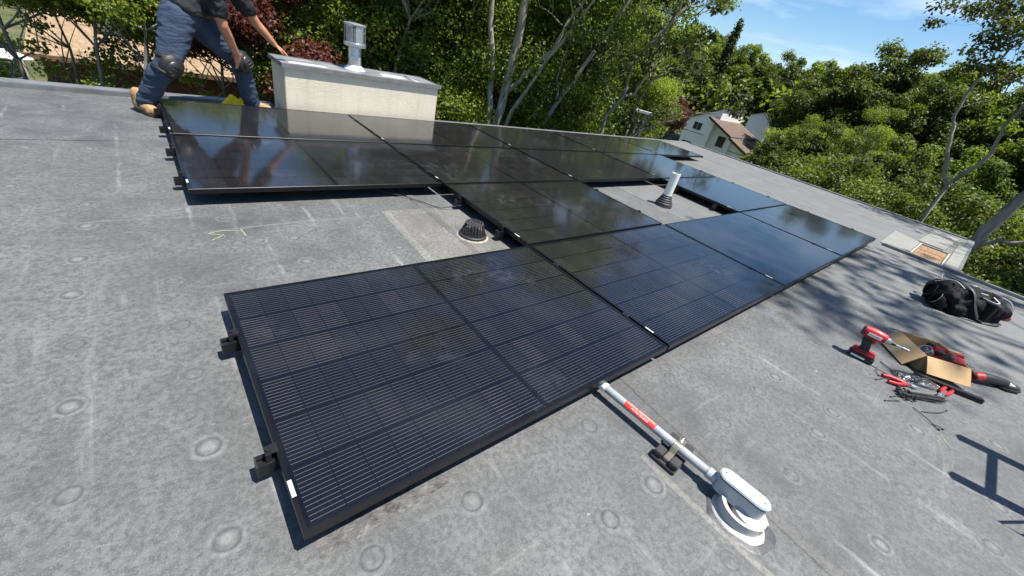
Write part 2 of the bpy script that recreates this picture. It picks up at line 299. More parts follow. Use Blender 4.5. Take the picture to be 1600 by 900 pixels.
# ================================================================ rooftop chimney box
t = NT('chase_stucco'); f = t.noise(2.5, 6); st_m = t.done(t.pr(t.mix(t.math('MULTIPLY', t.ramp(t.noise(1.0, 6, 0.7, stretch=(7, 7, 0.7)), (0.5, 0.0), (0.72, 1.0)), 0.4), t.ramp(f, (0.3, (0.52, 0.475, 0.375)), (0.7, (0.60, 0.555, 0.445))), (0.35, 0.315, 0.245)), 0.92, 0, t.bump(t.noise(60, 4, 0.6, dist=1.0), 0.6, 0.008), 0.3))
capm = simple('cap_membrane', (0.17, 0.175, 0.18), 0.55, 0.1, 0.45, 6, 0.3, 40); galv = NT('galvanised'); gv = galv.n('ShaderNodeTexVoronoi'); gv.inputs['Scale'].default_value = 60; galv.l(galv.obj(), gv.inputs['Vector'])
galv_m = galv.done(galv.pr(galv.mix(0.35, galv.ramp(gv.outputs['Distance'], (0.0, (0.42, 0.44, 0.46)), (0.8, (0.60, 0.62, 0.64))), galv.ramp(galv.noise(5, 4), (0.3, (0.35, 0.37, 0.39)), (0.7, (0.65, 0.66, 0.67)))), 0.38, 0.85))
ch = empty('chimney_box', (1.12, 4.76, RZ), 0, 'cream stucco chimney box with grey cap beside the crouching worker', 'chimney')
mb = MB(); mb.b2((0, 0, -1.2), (1.90, 0.56, 0.515)); mb.build('wall', st_m, ch, bevel=0.006)
mb = MB(); mb.b2((-0.02, -0.025, 0.517), (1.925, 0.585, 0.545)); mb.build('cap', capm, ch, bevel=0.006)
mb = MB(); mb.b2((-0.026, -0.031, 0.507), (1.931, -0.0255, 0.550)); mb.b2((-0.026, 0.5855, 0.507), (1.931, 0.591, 0.550)); mb.b2((-0.026, -0.0255, 0.507), (-0.0205, 0.5855, 0.550)); mb.b2((1.9255, -0.0255, 0.507), (1.931, 0.5855, 0.550)); mb.build('drip_edge', edge_m, ch)
silver = simple('silver_coating', (0.60, 0.62, 0.64), 0.5, 0.3, 0.25, 20, 0.4, 60)
for a, b in (((0.06, 0.06), (0.5, 0.20)), ((1.15, 0.1), (1.5, 0.30)), ((1.58, 0.02), (1.63, 0.55))):
    mb = MB(); mb.prism([(a[0], a[1]), (b[0], a[1] + 0.02), (b[0] - 0.03, b[1]), (a[0] + 0.04, b[1] - 0.01)], 0.5455, 0.549); mb.build('cap_patch', silver, ch)
fl = empty('flue_pipe', (1.12 + 0.885, 4.76 + 0.34, RZ + 0.546), 0, 'galvanised flue pipe with ribbed wind cap on the stucco chimney box', 'flue')
MB().lathe([(0.13, 0), (0.115, 0.012), (0.10, 0.03), (0.083, 0.045), (0.081, 0.05)], 26).build('flashing_collar', silver, fl)
MB().lathe([(0.075, 0.03), (0.075, 0.14), (0.077, 0.145), (0.075, 0.15), (0.075, 0.26)], 28).build('shaft', galv_m, fl)
MB().lathe([(0.078, 0.245), (0.128, 0.255), (0.131, 0.275), (0.128, 0.295), (0.120, 0.30)], 28).build('lower_band', galv_m, fl)
MB().lathe([(0.085, 0.29), (0.085, 0.45)], 24).build('inner_sleeve', galv_m, fl)
galv_d = simple('galvanised_screen', (0.30, 0.315, 0.33), 0.45, 0.7, 0.2, 30)
for k in range(6):
    mb = MB(); a0 = k * math.pi / 3 + 0.25; n_ = 8; vs = []
    for r_ in (0.120, 0.1225):
        for z in (0.296, 0.470): vs += [(r_ * math.cos(a0 + i / n_ * 0.80), r_ * math.sin(a0 + i / n_ * 0.80), z) for i in range(n_ + 1)]
    q = n_ + 1; fs = [(i, i + 1, q + i + 1, q + i) for i in range(n_)] + [(2 * q + i, 3 * q + i, 3 * q + i + 1, 2 * q + i + 1) for i in range(n_)]
    fs += [(0, q, 3 * q, 2 * q), (n_, 2 * q + n_, 3 * q + n_, q + n_)]
    mb.add(vs, fs); mb.build('louvre', galv_d if k % 2 else galv_m, fl)
MB().lathe([(0.126, 0.468), (0.130, 0.474), (0.130, 0.490), (0.118, 0.497), (0.03, 0.505)], 28).build('lid', galv_m, fl)
# ================================================================ roof drain
dr = empty('roof_drain', (1.555, 1.545, RZ + 0.0045), 0, 'black domed roof drain strainer in the gap between panels', 'drain')
MB().lathe([(0.118, 0.0), (0.115, 0.003), (0.108, 0.006), (0.09, 0.007)], 32).build('sealant_ring', simple('cream_sealant', (0.25, 0.235, 0.185), 0.9, 0, 0.5, 30, 0.6, 50), dr)
MB().lathe([(0.088, 0.008), (0.103, 0.008), (0.103, 0.020), (0.094, 0.026), (0.086, 0.026)], 32).build('base_ring', plastic_k, dr)
MB().lathe([(0.045, 0.03), (0.0775, 0.024), (0.0775, 0.022), (0.03, 0.012)], 20).build('inner_basket', simple('drain_dark', (0.004, 0.004, 0.004), 0.9), dr)
for k in range(22):
    a = k * 2 * math.pi / 22; mb = MB(); mb.tube([(0.088, 0, 0.024), (0.080, 0, 0.055), (0.068, 0, 0.085), (0.060, 0, 0.100)], [0.0052, 0.0050, 0.0046, 0.0046], 6, sq=(1, 0.8)); mb.xf(Matrix.Rotation(a, 4, 'Z')); mb.build('bar', plastic_k, dr)
grayp = simple('sunlit_black_plastic', (0.05, 0.05, 0.052), 0.35, 0, 0.2, 30)
for r0, r1 in ((0.055, 0.066), (0.036, 0.044), (0.017, 0.024)): MB().lathe([(r0, 0.099), (r1, 0.099), (r1, 0.106), (r0, 0.107), (r0, 0.099)], 30, closed=True).build('top_ring', grayp, dr)
for k in range(4):
    a = k * math.pi / 4; mb = MB(); mb.box((0, 0, 0.1), (0.118, 0.006, 0.006), Matrix.Rotation(a, 3, 'Z')); mb.build('spoke', grayp, dr)
# ================================================================ vent pipe
vp = empty('vent_pipe', (4.41, 1.70, RZ), 0, 'white plastic vent pipe in ribbed black rubber boot between panels', 'vent pipe')
MB().lathe([(0.20, 0.0), (0.195, 0.005), (0.12, 0.008), (0.09, 0.008)], 32).build('boot_flange', simple('boot_flange', (0.11, 0.112, 0.115), 0.6), vp)
MB().lathe([(0.105, 0.006), (0.100, 0.03), (0.098, 0.05), (0.088, 0.056), (0.086, 0.075), (0.077, 0.080), (0.075, 0.098), (0.066, 0.104), (0.064, 0.122), (0.056, 0.127), (0.055, 0.140), (0.05, 0.142)], 32).build('boot', simple('rubber', (0.03, 0.03, 0.032), 0.55), vp)
pvc = simple('white_pvc', (0.66, 0.66, 0.62), 0.35, 0, 0.05, 8)
MB().lathe([(0.049, 0.12), (0.049, 0.40), (0.043, 0.402), (0.043, 0.15), (0.02, 0.15)], 30).build('pipe', pvc, vp)
MB().lathe([(0.053, 0.137), (0.054, 0.139), (0.054, 0.147), (0.053, 0.149), (0.0495, 0.149)], 30).build('clamp_band', galv_m, vp)
# ================================================================ solar panels
PLX, PLY, PX, PY = 1.722, 1.134, 1.742, 1.154
frame_m = NT('panel_frame'); ff = frame_m.noise(3, 4); frame_m = frame_m.done(frame_m.pr(frame_m.ramp(ff, (0.3, (0.008, 0.008, 0.009)), (0.7, (0.016, 0.016, 0.018))), 0.34, 0.55))
back_m = simple('backsheet', (0.0024, 0.0024, 0.0042), 0.8, spec=0.05)
def wires(t, y, pitch, w):
    d = t.math('ABSOLUTE', t.math('SUBTRACT', t.math('FRACT', t.math('ADD', t.math('DIVIDE', y, pitch), 50.0)), 0.5)); return t.math('LESS_THAN', d, w / pitch / 2)
t = NT('solar_cell'); sx = t.n('ShaderNodeSeparateXYZ'); t.l(t.obj(), sx.inputs[0])
oi = t.n('ShaderNodeObjectInfo').outputs['Random']
cellc = t.ramp(oi, (0.0, (0.0024, 0.0024, 0.0050)), (0.5, (0.0026, 0.0027, 0.0056)), (1.0, (0.0026, 0.0030, 0.0062)))
fing = t.math('LESS_THAN', t.math('FRACT', t.math('MULTIPLY', sx.outputs[0], 700)), 0.10)
cellc = t.mix(t.math('MULTIPLY', fing, 0.05), cellc, (0.12, 0.12, 0.13))
wm = t.math('MULTIPLY', wires(t, sx.outputs[1], 0.0145, 0.0014), t.math('MULTIPLY', t.math('LESS_THAN', t.math('ABSOLUTE', sx.outputs[1]), 0.0866), t.math('LESS_THAN', t.math('ABSOLUTE', sx.outputs[0]), 0.0446)))
cellc2 = t.mix(wm, cellc, t.ramp(oi, (0.0, (0.145, 0.14, 0.132)), (0.7, (0.17, 0.162, 0.148)), (1.0, (0.26, 0.235, 0.20))))
cell_m = t.done(t.pr(cellc2, 0.26, t.math('MULTIPLY', wm, 0.35), None, 0.3))
t = NT('cell_sheet'); sx = t.n('ShaderNodeSeparateXYZ'); t.l(t.obj(), sx.inputs[0])
cellc = t.ramp(t.noise(0.8, 2), (0.3, (0.0026, 0.0026, 0.0055)), (0.7, (0.0030, 0.0034, 0.0070)))
yy = t.math('ADD', sx.outputs[1], 0.0)
row = t.math('ABSOLUTE', t.math('SUBTRACT', t.math('FRACT', t.math('ADD', t.math('DIVIDE', yy, 0.1848), 50.5)), 0.5))  # 0 at row gap after +.5 shift
wm = wires(t, yy, 0.0154, 0.0014); cc = t.mix(wm, cellc, (0.12, 0.115, 0.11))
gapx = t.math('LESS_THAN', t.math('ABSOLUTE', t.math('SUBTRACT', t.math('FRACT', t.math('ADD', t.math('DIVIDE', sx.outputs[0], 0.0926), 50.5)), 0.5)), 0.011)
cc = t.mix(gapx, cc, (0.05, 0.048, 0.045))
cc = t.mix(t.math('LESS_THAN', t.math('ABSOLUTE', sx.outputs[0]), 0.006), cc, (0.004, 0.004, 0.006))
sheet_m = t.done(t.pr(cc, 0.26, 0, None, 0.3))
# front glass: clear, mirror-like by Fresnel, a little hazed by its fine texture, dusty, with bluish glare painted into the smudges
t = NT('panel_glass'); sm = t.noise(1.0, 5, 0.6, stretch=(2.0, 7.0, 1)); rgh = t.math('MULTIPLY_ADD', sm, 0.05, 0.062)
gb = t.n('ShaderNodeBsdfGlossy'); t.l(rgh, gb.inputs['Roughness']); gb.inputs['Color'].default_value = (0.97, 0.98, 1.0, 1)
tb = t.n('ShaderNodeBsdfTransparent'); tb.inputs['Color'].default_value = (0.95, 0.95, 0.96, 1)
fr = t.n('ShaderNodeFresnel'); fr.inputs['IOR'].default_value = 1.48
mxs = t.n('ShaderNodeMixShader'); t.l(fr.outputs[0], mxs.inputs[0]); t.l(tb.outputs[0], mxs.inputs[1]); t.l(gb.outputs[0], mxs.inputs[2])
df = t.n('ShaderNodeBsdfDiffuse'); df.inputs['Color'].default_value = (0.40, 0.42, 0.46, 1)
geo = t.n('ShaderNodeNewGeometry').outputs['Position']
sp = t.math('MULTIPLY', t.ramp(t.noise(1.7, 2, vec=geo), (0.56, 0.0), (0.66, 1.0)), t.ramp(t.noise(14, 6, 0.75, vec=geo), (0.48, 0.0), (0.74, 1.0)))
dust_glare = t.math('ADD', t.math('MULTIPLY', t.noise(2.6, 6, 0.7, vec=geo), 0.006), t.math('MULTIPLY', sp, 0.09))
mx2 = t.n('ShaderNodeMixShader'); t.l(dust_glare, mx2.inputs[0]); t.l(mxs.outputs[0], mx2.inputs[1]); t.l(df.outputs[0], mx2.inputs[2])
glass_m = t.done(mx2.outputs[0])
sticker_m = NT('serial_sticker'); sx = sticker_m.n('ShaderNodeSeparateXYZ'); sticker_m.l(sticker_m.obj(), sx.inputs[0])
bars = sticker_m.math('LESS_THAN', sticker_m.math('FRACT', sticker_m.math('MULTIPLY', sx.outputs[1], 180)), 0.3); inn = sticker_m.math('LESS_THAN', sticker_m.math('ABSOLUTE', sx.outputs[0]), 0.003)
sticker_m = sticker_m.done(sticker_m.pr(sticker_m.mix(sticker_m.math('MULTIPLY', bars, inn), (0.45, 0.45, 0.44), (0.2, 0.2, 0.2)), 0.5))
# frame: top lip 11 mm, 32 mm deep, inner flange at the bottom
def frame_mesh():
    mb = MB(); a, b, w, h = PLX / 2, PLY / 2, 0.0105, 0.032
    def ring(i, z): return [(-a + i, -b + i, z), (a - i, -b + i, z), (a - i, b - i, z), (-a + i, b - i, z)]
    prof = [(0, -h), (0, -0.001), (0.001, 0), (w, 0), (w, -0.0035), (0.003, -0.006), (0.003, -h + 0.002), (0.028, -h + 0.002), (0.028, -h)]
    for i, z in prof: mb.v += ring(i, z)
    n = len(prof)
    for p in range(n):
        q = (p + 1) % n
        for k in range(4): mb.f.append((p * 4 + k, p * 4 + (k + 1) % 4, q * 4 + (k + 1) % 4, q * 4 + k))
    return mb.mesh('frame', frame_m, ang=25)
frame_me = frame_mesh()
glass_me = MB().b2((-PLX / 2 + 0.0108, -PLY / 2 + 0.0108, -0.0022), (PLX / 2 - 0.0108, PLY / 2 - 0.0108, -0.0012)).mesh('glass', glass_m)
gl = bpy.data.meshes.new('glass'); gl.from_pydata([(-PLX / 2 + 0.0105, -PLY / 2 + 0.0105, 0), (PLX / 2 - 0.0105, -PLY / 2 + 0.0105, 0), (PLX / 2 - 0.0105, PLY / 2 - 0.0105, 0), (-PLX / 2 + 0.0105, PLY / 2 - 0.0105, 0)], [], [(0, 1, 2, 3)]); gl.materials.append(glass_m); glass_me = gl
back_me = MB().b2((-PLX / 2 + 0.0108, -PLY / 2 + 0.0108, -0.0058), (PLX / 2 - 0.0108, PLY / 2 - 0.0108, -0.0048)).mesh('backsheet', back_m)
sheet_me = MB().b2((-PLX / 2 + 0.022, -PLY / 2 + 0.013, -0.0045), (PLX / 2 - 0.022, PLY / 2 - 0.013, -0.0040)).mesh('cell_sheet', sheet_m)
cell_me = MB().b2((-0.0457, -0.091, -0.0003), (0.0457, 0.091, 0.0003)).mesh('cell', cell_m, smooth=False)
stick_me = MB().b2((-0.0055, -0.027, 0), (0.0055, 0.027, 0.0006)).mesh('serial_sticker', sticker_m)
jbox_me = MB().b2((-0.06, -0.05, -0.026), (0.06, 0.05, -0.006)).mesh('junction_box', plastic_k, bevel=0.004)
NEAR = {('A', 0), ('A', 1), ('B', 1), ('C', 0), ('C', 1), ('D', 0), ('D', 1)}
ROWS = {'A': (0, [0, 1, 2, 3]), 'B': (1, [1, 3]), 'C': (2, [0, 1, 2, 3]), 'D': (3, [0, 1, 2, 3, 4])}
LBL = {('A', 0): 'nearest black solar panel, bright wire lines, bare corner towards the viewer', ('A', 1): 'black solar panel in the front row right of the nearest panel',
       ('A', 2): 'sky-reflecting solar panel, third along the front row', ('A', 3): 'solar panel at the far right end of the front row',
       ('B', 1): 'solar panel between the roof drain and the white vent pipe', ('B', 3): 'pale sky-reflecting solar panel just beyond the white vent pipe',
       ('C', 0): 'solar panel with the worker mirrored in it, above the dark gap at left', ('C', 1): 'dark solar panel directly behind the panel beside the roof drain',
       ('C', 2): 'dark solar panel whose front edge lies behind the vent pipe gap', ('C', 3): 'last solar panel of the second row from the back, half mirroring sky',
       ('D', 0): 'back row solar panel at the worker\'s feet, leftmost of that row', ('D', 1): 'back row solar panel under the right half of the stucco chimney box',
       ('D', 2): 'back row solar panel, third from the worker, mirroring dark trees', ('D', 3): 'back row solar panel, fourth from the worker, mirroring trees', ('D', 4): 'overhanging end panel of the back row near the white house'}
for rk, (j, cols) in ROWS.items():
    for i in cols:
        p = empty('solar_panel', (i * PX + PLX / 2, j * PY + PLY / 2, 0), 0, LBL[(rk, i)], 'solar panel', 'solar panels mounted on the flat roof')
        p.location.z += random.uniform(-0.0015, 0.0015); p.rotation_euler = (random.uniform(-.0012, .0012), random.uniform(-.0012, .0012), 0)
        link('frame', frame_me, p); link('glass', glass_me, p, (0, 0, -0.0012)); bk = link('backsheet', back_me, p)
        link('serial_sticker', stick_me, p, (-PLX / 2 + 0.0065, -PLY / 2 + 0.135, 0.0002))
        for k in (-0.5, 0, 0.5): link('junction_box', jbox_me, p, (k * 0.5, 0, 0))
        if (rk, i) in NEAR:
            for a in range(18):
                for b in range(6):
                    x = (a - 8.5) * 0.0922 + (0.011 if a > 8 else -0.011); link('cell', cell_me, bk, (x, (b - 2.5) * 0.1845, -0.0042))
        else: link('cell_sheet', sheet_me, p)
# ================================================================ mounting rails, feet and clamps
clamp_m = simple('clamp_metal', (0.03, 0.03, 0.032), 0.35, 0.6); bolt_m = simple('bolt_steel', (0.5, 0.5, 0.48), 0.3, 0.9)
def rail_mesh(L):
    mb = MB(); w, z0, z1 = 0.021, -0.078, -0.0335
    prof = [(-w, z0), (w, z0), (w, z1), (0.008, z1), (0.008, z1 - 0.012), (-0.008, z1 - 0.012), (-0.008, z1), (-w, z1)]
    n = len(prof); mb.add([(0, y, z) for y, z in prof] + [(L, y, z) for y, z in prof], [tuple(range(n)), tuple(range(n, 2 * n))[::-1]] + [(k, (k + 1) % n, n + (k + 1) % n, n + k) for k in range(n)])
    return mb.mesh('bar', blackm, smooth=False)
foot = MB(); foot.b2((-0.025, -0.075, RZ + 0.0005), (0.025, 0.03, RZ + 0.008)); foot.b2((-0.025, -0.030, RZ + 0.008), (0.025, -0.0225, -0.040)); foot_me = foot.mesh('foot', blackm, bevel=0.0015)
padm = MB().b2((-0.06, -0.11, RZ + 0.0002), (0.06, 0.07, RZ + 0.0048)).mesh('foot_pad', simple('butyl_pad', (0.05, 0.05, 0.05), 0.8))
endc = MB(); endc.b2((-0.027, -0.017, -0.034), (-0.0125, 0.017, 0.0015)); endc.b2((-0.0125, -0.017, -0.0005 + 0.001), (0.006, 0.017, 0.0035)); endc.lathe([(0.0065, 0.0015), (0.0065, 0.009), (0.004, 0.0095)], 8, (-0.019, 0, 0)); endc_me = endc.mesh('end_clamp', clamp_m, bevel=0.001)
midc = MB(); midc.b2((-0.0085, -0.02, -0.03), (0.0085, 0.02, 0.0006)); midc.b2((-0.017, -0.02, 0.001), (0.017, 0.02, 0.0035)); midc.lathe([(0.006, 0.0035), (0.006, 0.0085), (0.003, 0.009)], 8); midc_me = midc.mesh('mid_clamp', clamp_m, bevel=0.001)
capr = MB().b2((-0.004, -0.0215, -0.079), (0.0, 0.0215, -0.033)).mesh('end_cap', plastic_k)
RL = {'A': 'front row', 'B1': 'panel between drain and vent pipe', 'B3': 'panel beyond the vent pipe', 'C': 'third row', 'D': 'back row'}
for key, j, i0, i1 in (('A', 0, 0, 4), ('B1', 1, 1, 2), ('B3', 1, 3, 4), ('C', 2, 0, 4), ('D', 3, 0, 5)):
    for q, v in enumerate((0.285, 0.862)):
        L = (i1 - i0) * PX - 0.02 + 0.10
        r = empty('mounting_rail', (i0 * PX - 0.05, j * PY + v, 0), 0, 'black aluminium mounting rail under the %s edge of the %s' % (('near', 'far')[q], RL[key]), 'mounting rail', 'mounting rails under the panels')
        b = link('bar', rail_mesh(L), r); link('end_cap', capr, r)
        nf = max(2, int(L / 1.2) + 1)
        for k in range(nf): x = 0.16 + (L - 0.32) * k / (nf - 1); link('foot', foot_me, r, (x, 0, 0)); link('foot_pad', padm, r, (x, 0, 0))
        link('end_clamp', endc_me, r, (0.05, 0, 0)); link('end_clamp', endc_me, r, (L - 0.05, 0, 0), (0, 0, math.pi))
        for k in range(i0 + 1, i1): link('mid_clamp', midc_me, r, ((k - i0) * PX - 0.01 + 0.05, 0, 0))
# loose cable strung below the panels, seen in the gap beside the drain
mb = MB(); mb.tube([(1.15, 2.40, -0.07), (1.38, 2.30, -0.10), (1.56, 2.02, -0.098), (1.80, 1.98, -0.06), (1.9, 1.9, -0.05)], 0.0035, 6); tag(mb.build('panel_cable', plastic_k), 'thin black cable sagging below the panels beside the roof drain', 'cable')
# ================================================================ conduit run to the roof penetration
pvc_g = simple('grey_pvc', (0.27, 0.285, 0.30), 0.5, 0, 0.2, 14, 0.15, 60); pvc_l = simple('light_grey_pvc', (0.33, 0.365, 0.39), 0.48, 0, 0.16, 14, 0.15, 60); whitec = simple('white_coupling', (0.72, 0.73, 0.72), 0.4, 0, 0.08, 20)
CA, CB = Vector((1.226, 0.02, -0.058)), Vector((1.262, -0.53, -0.058)); cd = (CB - CA).normalized()
co = empty('conduit', (CA.x, CA.y, RZ), 0, 'grey plastic conduit running from the front panel to a white roof seal', 'conduit')
loc = lambda p: Vector(p) - Vector((CA.x, CA.y, RZ))
MB().tube([loc(CA), loc(CB)], 0.0175, 24).build('pipe', pvc_g, co)
MB().tube([loc(CA - cd * 0.015), loc(CA + cd * 0.020), loc(CA + cd * 0.022), loc(CA + cd * 0.034)], [0.0195, 0.0195, 0.0215, 0.0215], 24).build('coupling', whitec, co)
red_s = simple('red_sticker', (0.72, 0.045, 0.028), 0.45, 0, 0.05, 20)
ax_t = cd; ax_s = Vector((0, 0, 1)).cross(ax_t).normalized(); ax_u = ax_t.cross(ax_s).normalized()
if ax_u.z < 0: ax_u = -ax_u
def wrap(s, w, r): a = w / r; return loc(CA + cd * s + (ax_s * math.sin(a) + Vector((0, 0, 1)) * math.cos(a)) * r)
lean0 = -0.009
mb = MB(); n1, n2 = 2, 10; vs = [wrap(0.135 + 0.150 * i / n1, lean0 - 0.017 + 0.034 * j / n2, 0.0179) for i in range(n1 + 1) for j in range(n2 + 1)]
mb.add(vs, [(i * (n2 + 1) + j, (i + 1) * (n2 + 1) + j, (i + 1) * (n2 + 1) + j + 1, i * (n2 + 1) + j + 1) for i in range(n1) for j in range(n2)]); stk = mb.build('warning_sticker', red_s, co)
side = 1 if ax_s.x > 0 else -1
for row, txt in ((0.0085, 'WARNING: PHOTOVOLTAIC'), (-0.0055, 'POWER SOURCE')):
    tm = text_mesh(txt, 0.0115)
    for v in tm.vertices: v.co = wrap(0.210 + v.co.x * 0.95, lean0 + side * (v.co.y + row), 0.0182)
    tm.materials.append(simple('sticker_white', (0.8, 0.8, 0.78), 0.5)); link('lettering', tm, stk)
# support block and strap
bk = empty('conduit_support', (1.249, -0.365, RZ), math.atan2(cd.y, cd.x) + math.pi / 2, 'black rubber block and strap clamp carrying the grey conduit', 'support block')
rub = simple('black_rubber', (0.028, 0.028, 0.029), 0.7, 0, 0.35, 40, 0.5, 120)
mb = MB(); mb.b2((-0.085, -0.052, 0.0), (0.085, 0.052, 0.018)); mb.build('base', rub, bk, bevel=0.003)
for sx_ in (-1, 1):
    for sy_ in (-1, 1): MB().b2((sx_ * 0.030, sy_ * 0.016, 0.0185), (sx_ * 0.078, sy_ * 0.050, 0.044)).build('rubber_pad', rub, bk, bevel=0.003)
MB().b2((-0.070, -0.0125, 0.0185), (0.070, 0.0125, 0.036)).build('strut_channel', simple('strut', (0.19, 0.18, 0.15), 0.4, 0.6), bk, bevel=0.002)
yz = simple('zinc_strap', (0.58, 0.55, 0.40), 0.32, 0.8, 0.15, 20)
mb = MB(); P = [(-0.024, 0, 0.037)] + [(-0.0195 * math.cos(a), 0, 0.057 + 0.0195 * math.sin(a)) for a in [math.pi * k / 10 for k in range(11)]] + [(0.024, 0, 0.037)]
vs = [];
for x, y, z in P:
    for off in (-0.013, 0.013):
        vs.append((x, off, z)); 
vs2 = [(x * 1.06, y, 0.057 + (z - 0.057) * 1.06) for x, y, z in vs]; n = len(P); fs = [(2 * i, 2 * i + 1, 2 * i + 3, 2 * i + 2) for i in range(n - 1)]; m0 = len(vs)
mb.add(vs + vs2, fs + [tuple(m0 + i for i in f)[::-1] for f in fs] + [(2 * i, 2 * i + 2, m0 + 2 * i + 2, m0 + 2 * i) for i in range(n - 1)] + [(2 * i + 1, m0 + 2 * i + 1, m0 + 2 * i + 3, 2 * i + 3) for i in range(n - 1)]); mb.build('strap', yz, bk)
mb = MB(); mb.lathe([(0.010, -0.004), (0.012, 0.0), (0.010, 0.006), (0.005, 0.007), (0.0035, 0.02)], 10); mb.xf(Matrix.Translation((0.030, 0, 0.064)) @ Matrix.Rotation(R(55), 4, 'Y')); mb.build('strap_bolt', yz, bk)
# conduit body (elbow with cover)
lb = empty('conduit_elbow', (1.262, -0.525, RZ), math.atan2(cd.y, cd.x), 'light grey conduit elbow box with screwed oval cover on the roof seal', 'conduit box')
def stadium(l0, l1, w, n=10): return [(l1 - w + w * math.cos(a), w * math.sin(a)) for a in [-math.pi / 2 + math.pi * k / n for k in range(n + 1)]] + [(l0 + w + w * math.cos(a), w * math.sin(a)) for a in [math.pi / 2 + math.pi * k / n for k in range(n + 1)]]
MB().prism(stadium(0.0, 0.175, 0.030), 0.028, 0.100).build('body', pvc_l, lb, bevel=0.006)
MB().prism(stadium(-0.002, 0.178, 0.0335), 0.1002, 0.109).build('cover', pvc_l, lb, bevel=0.003)
for x in (0.018, 0.158): MB().lathe([(0.0042, 0.108), (0.0042, 0.1105), (0.003, 0.111)], 10, (x, 0, 0)).build('screw', bolt_m, lb)
MB().tube([(-0.030, 0, 0.057), (0.004, 0, 0.057)], 0.0225, 22).build('hub', pvc_l, lb)
MB().lathe([(0.024, -0.0), (0.024, 0.03)], 20, (0.145, 0, 0)).build('down_pipe', pvc_g, lb)
# sealed penetration under the elbow
wseal = simple('white_sealant', (0.38, 0.375, 0.35), 0.6, 0, 0.12, 30, 0.7, 45); wpoc = simple('white_pocket', (0.41, 0.41, 0.39), 0.5, 0, 0.05, 20)
rs = empty('roof_seal', (1.243, -0.652, RZ), 0, 'white sealed pocket with dark tar rim under the conduit elbow', 'roof seal')
def wob(r, z, n, k, amp, sx=1, sy=1): return [(r * (1 + amp * noise.noise(Vector((math.cos(6.283 * i / n) * 1.8, math.sin(6.283 * i / n) * 1.8, k)))) * math.cos(6.283 * i / n) * sx, r * (1 + amp * noise.noise(Vector((math.cos(6.283 * i / n) * 1.8, math.sin(6.283 * i / n) * 1.8, k)))) * math.sin(6.283 * i / n) * sy, z) for i in range(n)]
def disc(rings, name, mat_, par):
    m_ = MB(); n = len(rings[0]); m_.add([p for r in rings for p in r], [(i * n + k, i * n + (k + 1) % n, (i + 1) * n + (k + 1) % n, (i + 1) * n + k) for i in range(len(rings) - 1) for k in range(n)] + [tuple(range((len(rings) - 1) * n, len(rings) * n))]); return m_.build(name, mat_, par, ang=60)
tarm = simple('wet_tar', (0.05, 0.05, 0.055), 0.5, 0, 0.3, 30, 0.5, 50)
disc([wob(0.118, 0.0006, 48, 3, 0.16, 0.90, 1.0), wob(0.110, 0.004, 48, 3, 0.16, 0.90, 1.0), wob(0.05, 0.005, 48, 3, 0.1)], 'tar_rim', tarm, rs)
disc([wob(0.096, 0.004, 48, 9, 0.10, 0.90, 1.0), wob(0.091, 0.010, 48, 9, 0.10, 0.90, 1.0), wob(0.07, 0.013, 48, 9, 0.1), wob(0.02, 0.014, 48, 9, 0.1)], 'sealant', wseal, rs)
MB().lathe([(0.056, 0.010), (0.056, 0.040), (0.052, 0.043), (0.02, 0.044)], 30, (0.022, -0.018, 0)).build('pocket_core', wpoc, rs, bevel=0)
mb = MB(); n = 16; vs = []
for i in range(n + 1):
    a = R(95) + R(150) * i / n
    for r_, z in ((0.080, 0.010), (0.080, 0.050), (0.066, 0.050), (0.066, 0.010)): vs.append((0.012 + r_ * math.cos(a), 0.004 + r_ * math.sin(a), z))
mb.add(vs, [(i * 4 + k, i * 4 + (k + 1) % 4, i * 4 + 4 + (k + 1) % 4, i * 4 + 4 + k) for i in range(n) for k in range(4)] + [(0, 1, 2, 3), (n * 4 + 3, n * 4 + 2, n * 4 + 1, n * 4)]); mb.build('pocket_shell', wpoc, rs)
for a in (R(245), R(290), R(335)): MB().box((0.022 + 0.058 * math.cos(a), -0.018 + 0.058 * math.sin(a), 0.024), (0.008, 0.012, 0.028), Matrix.Rotation(a, 3, 'Z')).build('pocket_rib', wpoc, rs, bevel=0.001)
